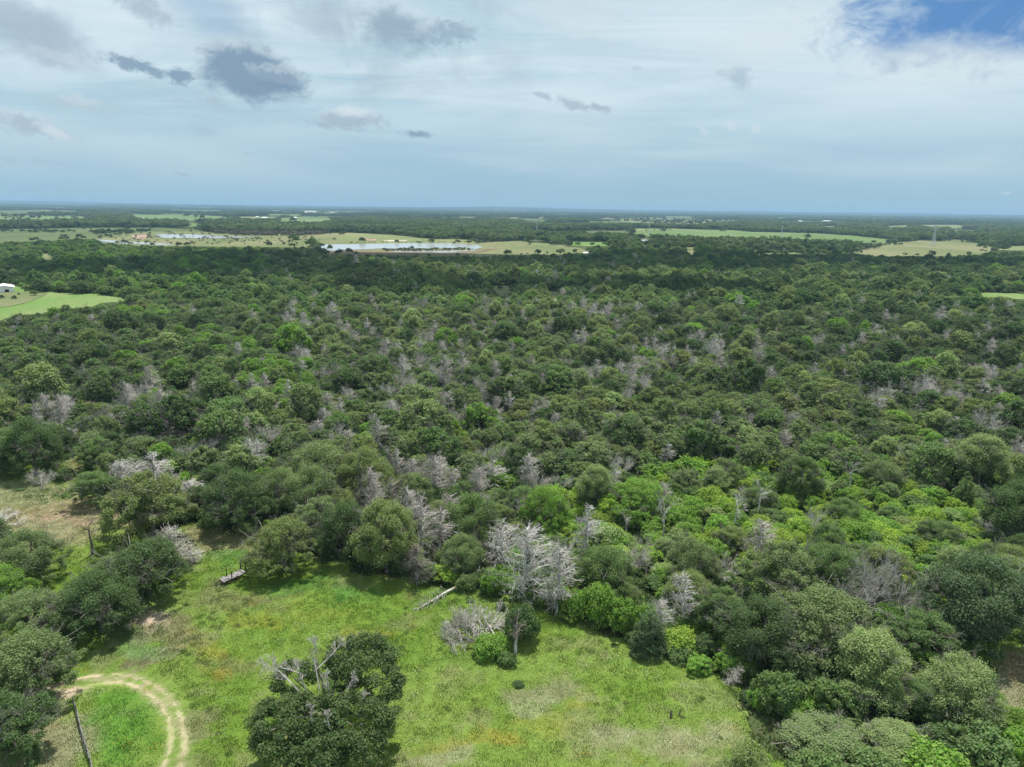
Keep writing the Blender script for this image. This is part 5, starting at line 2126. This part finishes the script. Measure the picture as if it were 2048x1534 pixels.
# the same rolling relief as ground under them
gx = np.linspace(-26000, 26000, 90)
gy = np.linspace(6500, 30000, 60)
GX, GY = np.meshgrid(gx, gy)
GZ = ridge(GX, GY) - 1.0
V = np.stack([GX.ravel(), GY.ravel(), GZ.ravel()], -1)
ii = np.arange(90 * 60).reshape(60, 90)
F = np.stack([ii[:-1, :-1].ravel(), ii[:-1, 1:].ravel(), ii[1:, 1:].ravel(), ii[1:, :-1].ravel()], -1)
m, nt = new_mat('far_hill_cover')
out = N(nt, 'ShaderNodeOutputMaterial')
g = N(nt, 'ShaderNodeNewGeometry')
n1 = N(nt, 'ShaderNodeTexNoise', inp={'Scale': 0.0022, 'Detail': 6.0})
L(nt, g, 'Position', n1, 0)
c = mix_rgb(nt, smooth(nt, n1.outputs[0], .55, .68), (0.05, 0.08, 0.035), (0.14, 0.16, 0.075))
d_ = N(nt, 'ShaderNodeBsdfDiffuse')
nt.links.new(c, d_.inputs[0])
L(nt, d_, 0, out, 0)
tag(link('hills', mesh_np('hills', V, F, (m,), smooth_=True)), kind='structure')

# single far trees standing in the fields, each one its own
SINGLE = [(45, 434, 10, 'lone round tree at the left of the far green field'), (40, 442, 9, 'round tree left of the long white shed'),
          (8, 434, 9, 'low wide tree at the left edge of the far green field'), (60, 445, 12, 'pair-like broad tree below the far sheds'),
          (168, 459, 10, 'round tree standing left of its twin in the dull field'), (182, 459, 9, 'round tree standing right of its twin in the dull field'),
          (255, 461, 10, 'small dark tree beside the red soil patch'), (363, 450, 9, 'single tree in the small light field above the long pond'),
          (373, 434, 11, 'wide low tree in the second far green field'), (392, 435, 9, 'small tree in the second far green field by its right'),
          (405, 438, 12, 'bigger tree at the right of the second far green field'), (452, 437, 12, 'dark tree at the right end of the second far field'),
          (586, 446, 15, 'dense dark clump in the far green field beyond the dead reeds'), (310, 461, 24, 'large dark tree clump left of the long pond'),
          (540, 470, 6, 'tiny bush on the dry flat right of the long pond'), (349, 477, 5, 'tiny round bush on the near bank of the long pond'),
          (793, 487, 10, 'leafy tree on the far bank of the big pond'), (824, 498, 9, 'dark tree on the spit in the big pond'),
          (885, 478, 6, 'small dark tree above the big pond, first of a loose row'), (925, 480, 6, 'small dark tree above the big pond, second of a loose row'),
          (936, 481, 5, 'small dark tree above the big pond, third of a loose row'), (945, 481, 8, 'wider dark bush above the big pond, last of a loose row'),
          (1266, 468, 14, 'dark tree at the left end of the long green field'), (1326, 461, 7, 'lone round tree in the tan strip of the far field'),
          (1429, 476, 4, 'tiny tree on the near side of the long green field'), (1540, 475, 5, 'tiny tree left of its neighbour on the long green field'),
          (1558, 475, 5, 'tiny tree right of its neighbour on the long green field'), (1615, 477, 14, 'small row-like tree on the long green field edge'),
          (1790, 491, 9, 'tree at the left tip of the dry field'), (1801, 492, 9, 'round tree just inside the dry field tip'),
          (1897, 512, 8, 'dark upright tree on the near edge of the dry field'), (1402, 511, 32, 'broad bright tree in a small clearing right of centre'),
          (1275, 503, 26, 'broad pale-topped tree among the trees below the farmhouse'), (1000, 579, 12, 'small round tree in the tan clearing'),
          (68, 592, 15, 'tree in the far pasture nearest the wood'), (29, 599, 10, 'small round tree in the barn pasture'),
          (38, 590, 6, 'tiny round bush in the barn pasture'), (52, 583, 6, 'tiny upright bush in the barn pasture'), (3, 598, 11, 'small tree cut by the left edge below the barn'),
          (210, 590, 22, 'round tree at the wood edge of the far pasture'), (160, 588, 34, 'broad dark tree at the wood edge of the far pasture'),
          (85, 584, 36, 'broad dark tree at the wood edge right of the barn'), (250, 598, 14, 'small dark tree at the tip of the far pasture'),
          (660, 500, 12, 'tall narrow tree beside the left end of the big pond'), (648, 512, 22, 'round dark tree below the left end of the big pond'),
          (625, 497, 26, 'tall leafy cottonwood left of the big pond'), (590, 490, 24, 'leafy cottonwood left of the taller cottonwood'),
          (1905, 480, 9, 'small round tree at the far edge of the dry field'), (1963, 500, 20, 'dark tree at the right end of the dry field'), (2010, 501, 20, 'dark round tree near the right edge beyond the wood')]
for (px, py, w, lb) in SINGLE:
    q = at(px, py)
    D = depth_of(q)
    p = FAR[('oak', random.choice(['domed', 'lobed', 'spreading']))] if D > 500 else MID[('oak', random.choice(['domed', 'lobed', 'flat-topped']))]
    s = w / 2 * D / FPX / p.R
    zs = 1.0 if ('tall' not in lb and 'upright' not in lb) else 1.2
    nm = 'shrub' if 'bush' in lb else 'oak_tree'
    plant(p, q.x, q.y, s, zs, None, 'bright green' if 'bright' in lb else 'deep green' if w < 15 or 'dark' in lb else 'mid green', lb,
          'single trees in the far fields', z=0.0, name=nm, cat='bush' if 'bush' in lb else 'tree')

# the belt of dead brown willows beside the pond, small hedge lines on the dull field, shore reeds
pts, pk, sc_, tn = [], [], [], []
rg = np.random.default_rng(77)


def strew(poly, step_n, smin, smax, tint, pick_f):
    xs_ = [p[0] for p in poly]
    ys_ = [p[1] for p in poly]
    c_ = 0
    while c_ < step_n:
        x, y = rg.uniform(min(xs_), max(xs_)), rg.uniform(min(ys_), max(ys_))
        if inside(poly, np.array([x]), np.array([y]))[0]:
            q = at(x, y)
            pts.append((q.x, q.y, 0))
            pk.append(pick_f())
            s = rg.uniform(smin, smax)
            sc_.append((s, s, s * rg.uniform(.7, 1.1)))
            tn.append(np.array(tint) * rg.uniform(.8, 1.2))
            c_ += 1


f3 = lambda: 10 + int(rg.integers(0, 3))
strew([(415, 463), (500, 459), (600, 462), (660, 469), (600, 472), (480, 471), (430, 467)], 900, .45, .8, (0.115, 0.105, 0.085), f3)
strew([(180, 466), (300, 462), (300, 464), (190, 470)], 60, .5, .9, (0.06, 0.09, 0.04), f3)
strew([(60, 464), (155, 464), (155, 466), (60, 466)], 26, .5, .8, (0.06, 0.09, 0.04), f3)
strew([(0, 463), (50, 463), (50, 464), (0, 465)], 14, .4, .7, (0.06, 0.09, 0.04), f3)
strew([(760, 500), (860, 499), (930, 498), (940, 501), (860, 503), (770, 503)], 120, .2, .35, (0.09, 0.10, 0.05), f3)
strew([(700, 484), (960, 484), (960, 486), (700, 486.5)], 50, .15, .25, (0.11, 0.115, 0.07), f3)
strew([(200, 474), (330, 464), (400, 465), (640, 474), (640, 490), (300, 490)], 220, .12, .45, (0.10, 0.11, 0.06), f3)
strew([(1190, 437), (1300, 437), (1480, 441), (1400, 449), (1300, 448)], 260, .7, 1.6, (0.06, 0.09, 0.045), f3)
strew([(0, 434), (180, 433), (150, 440), (0, 442)], 30, .8, 1.7, (0.06, 0.09, 0.045), f3)
strew([(1780, 484), (1850, 478), (1960, 484), (1990, 490), (1960, 484), (1850, 476)], 30, .6, 1.0, (0.06, 0.09, 0.045), f3)
for pl in list(CLEAR)[:40]:
    if max(p_[1] for p_ in pl) > 530 or (max(p_[0] for p_ in pl) - min(p_[0] for p_ in pl)) < 30:
        continue
    for a_, b_ in zip(pl, pl[1:] + pl[:1]):
        w0, w1 = at(*a_), at(*b_)
        nn_ = int(min(60, (w1 - w0).length / 14))
        for _ in range(nn_):
            t_ = rg.uniform()
            if fbm(np.array([t_ * 5 + a_[0]]), np.array([a_[1]]), 1.3, 91)[0] < .48:
                continue
            q = w0.lerp(w1, t_)
            pts.append((q.x + rg.normal() * 4, q.y + rg.normal() * 4, 0))
            pk.append(f3())
            sx_ = rg.uniform(.3, .95)
            sc_.append((sx_, sx_, sx_ * rg.uniform(.7, 1.1)))
            tn.append(np.array((0.075, 0.11, 0.045)) * rg.uniform(.7, 1.3))
m_ = len(pts)
turn = np.zeros((m_, 3))
turn[:, 2] = rg.uniform(0, 6.28, m_)
scatter('shrubbery', WC, np.array(pts), np.array(pk), turn, np.array(sc_), np.array(tn))

# ------------------------------------------------------------------ meadow grass and flowers
BLADE = blade_material('grass_blade', .5, .8, 1.25)


def tuft(seed, n, spread, h, w):
    rg = np.random.default_rng(seed)
    P = np.zeros((n, 3))
    P[:, :2] = rg.uniform(-spread, spread, (n, 2))
    hh = h * rg.uniform(.5, 1.25, n)
    a = rg.uniform(0, 6.28, n)
    ln = rg.normal(size=(n, 2)) * .3 * hh[:, None]
    wv = np.stack([np.cos(a), np.sin(a), np.zeros(n)], -1) * (w * rg.uniform(.6, 1.3, n))[:, None]
    tip = P + np.concatenate([ln, hh[:, None]], 1)
    mid = P + np.concatenate([ln * .35, hh[:, None] * .55], 1)
    V = np.stack([P - wv, P + wv, mid + wv * .8, tip], 1).reshape(-1, 3)
    return mesh_np('tuft', V, np.arange(4 * n).reshape(n, 4), (BLADE,))


def heads(seed, n, spread, h, s):
    rg = np.random.default_rng(seed)
    P = np.zeros((n, 3))
    P[:, :2] = rg.uniform(-spread, spread, (n, 2))
    P[:, 2] = h * rg.uniform(.6, 1.2, n)
    Nn = rg.normal(size=(n, 3)) * .4 + np.array([0, 0, 1])
    Nn /= np.linalg.norm(Nn, axis=1, keepdims=True)
    V, F = leaf_quads(P, Nn, s, rg, 1.0)
    return mesh_np('flower_heads', V, F, (BLADE,))


GC = collection_of('tuft', [tuft(600 + i, 90, .75, .19, .038) for i in range(4)] + [heads(610 + i, 26, .8, .38, .075) for i in range(3)])
X3, Y3 = jgrid(40, 150, 0.95, .5, seed=41)
kp = in_view(X3, Y3, .05, 0.3)
X3, Y3 = X3[kp], Y3[kp]
kp = meadow_mask(X3, Y3)
X3, Y3 = X3[kp], Y3[kp]
C3, d3 = meadow_color(X3, Y3)
bare = (C3[:, 0] > .30) & (C3[:, 2] > .17)
kp = (~bare) & (d3 > .55 + .4 * rng.uniform(size=len(X3)))
X3, Y3, C3 = X3[kp], Y3[kp], C3[kp]
m_ = len(X3)
z3 = meadow_z(X3, Y3) - .03
turn = np.zeros((m_, 3))
turn[:, 2] = rng.uniform(0, 6.28, m_)
hv = rng.uniform(.55, 1.0, m_) * (0.6 + .8 * fbm(X3, Y3, 6, 61))
tint = C3 * 1.22 * (1 + rng.uniform(-.08, .08, (m_, 1)))
tint[:, 0] *= 1 + rng.uniform(-.10, .10, m_)
scatter('grass', GC, np.stack([X3, Y3, z3], -1), rng.integers(0, 4, m_), turn, np.stack([np.ones(m_) * .9, np.ones(m_) * .9, hv], -1), tint)
# weeds and leaf litter on the floor of the near wood
X6, Y6 = jgrid(50, 230, 2.0, .5, seed=47)
kp = in_view(X6, Y6, .08, 0.5) & ~meadow_mask(X6, Y6)
X6, Y6 = X6[kp], Y6[kp]
m_ = len(X6)
turn = np.zeros((m_, 3))
turn[:, 2] = rng.uniform(0, 6.28, m_)
t6 = np.array([[0.10, 0.17, 0.045], [0.15, 0.16, 0.08], [0.08, 0.14, 0.035]])[rng.integers(0, 3, m_)] * rng.uniform(.7, 1.2, (m_, 1))
scatter('ground_cover', GC, np.stack([X6, Y6, np.full(m_, .0)], -1), rng.integers(0, 4, m_), turn, np.stack([np.full(m_, 2.0), np.full(m_, 2.0), rng.uniform(1.5, 3.0, m_)], -1), t6)
# taller weeds in loose clumps
X7, Y7 = jgrid(40, 135, 1.5, .5, seed=48)
kp = in_view(X7, Y7, .05, 0.5) & meadow_mask(X7, Y7)
X7, Y7 = X7[kp], Y7[kp]
kp = (fbm(X7, Y7, 5.0, 64) + rng.uniform(-.12, .12, len(X7)) > .63) & (rut_dist(X7, Y7) > 1.2)
X7, Y7 = X7[kp], Y7[kp]
m_ = len(X7)
turn = np.zeros((m_, 3))
turn[:, 2] = rng.uniform(0, 6.28, m_)
t7 = np.array([[0.10, 0.19, 0.035], [0.17, 0.19, 0.08], [0.13, 0.23, 0.045]])[rng.integers(0, 3, m_)] * rng.uniform(.8, 1.2, (m_, 1))
sw = rng.uniform(.3, .8, m_)
scatter('tall_weeds', GC, np.stack([X7, Y7, meadow_z(X7, Y7) - .03], -1), rng.integers(0, 4, m_), turn, np.stack([sw, sw, rng.uniform(1.0, 1.9, m_)], -1), t7 * 1.25)
# flowers: white heads in pale patches, orange in the yellow ones
X4, Y4 = jgrid(40, 130, 1.3, .5, seed=43)
kp = in_view(X4, Y4, .05, 0.3) & meadow_mask(X4, Y4)
X4, Y4 = X4[kp], Y4[kp]
C4, d4 = meadow_color(X4, Y4)
orange = (C4[:, 0] > C4[:, 1] * .90) & (C4[:, 2] < .065)
white = (C4[:, 2] > .095) & (C4[:, 1] > .19) & (C4[:, 0] < .31)
rw = rng.uniform(size=len(X4))
nw = fbm(X4, Y4, 8, 63)
sel_o = (orange & (rw < .55)) | ((rw < .04) & (nw < .5))
sel_w = ((white & (rw < .7)) | ((rw > .80) & (nw > .50))) & ~sel_o & (d4 > .8)
sel = sel_o | sel_w
X5, Y5 = X4[sel], Y4[sel]
m_ = len(X5)
tint = np.where(sel_o[sel][:, None], np.array([[0.62, 0.33, 0.03]]), np.array([[0.56, 0.58, 0.42]]))
turn = np.zeros((m_, 3))
turn[:, 2] = rng.uniform(0, 6.28, m_)
scatter('wildflowers', GC, np.stack([X5, Y5, meadow_z(X5, Y5) - .02], -1), 4 + rng.integers(0, 3, m_), turn, np.ones((m_, 3)), tint)

# ------------------------------------------------------------------ air
HZ = volume_mat('haze_air', (0.40, 0.63, 0.86), HAZE_DENSITY)
hz = Geo().box((0, 14000, 45.5), (56000, 36000, 95)).build('haze', HZ)
tag(hz, kind='stuff')
print('objects', len(S.objects), 'wood', n, 'undergrowth', n2_, 'far', len(P_[0]), 'grass', len(X3), 'indiv', len(ids))
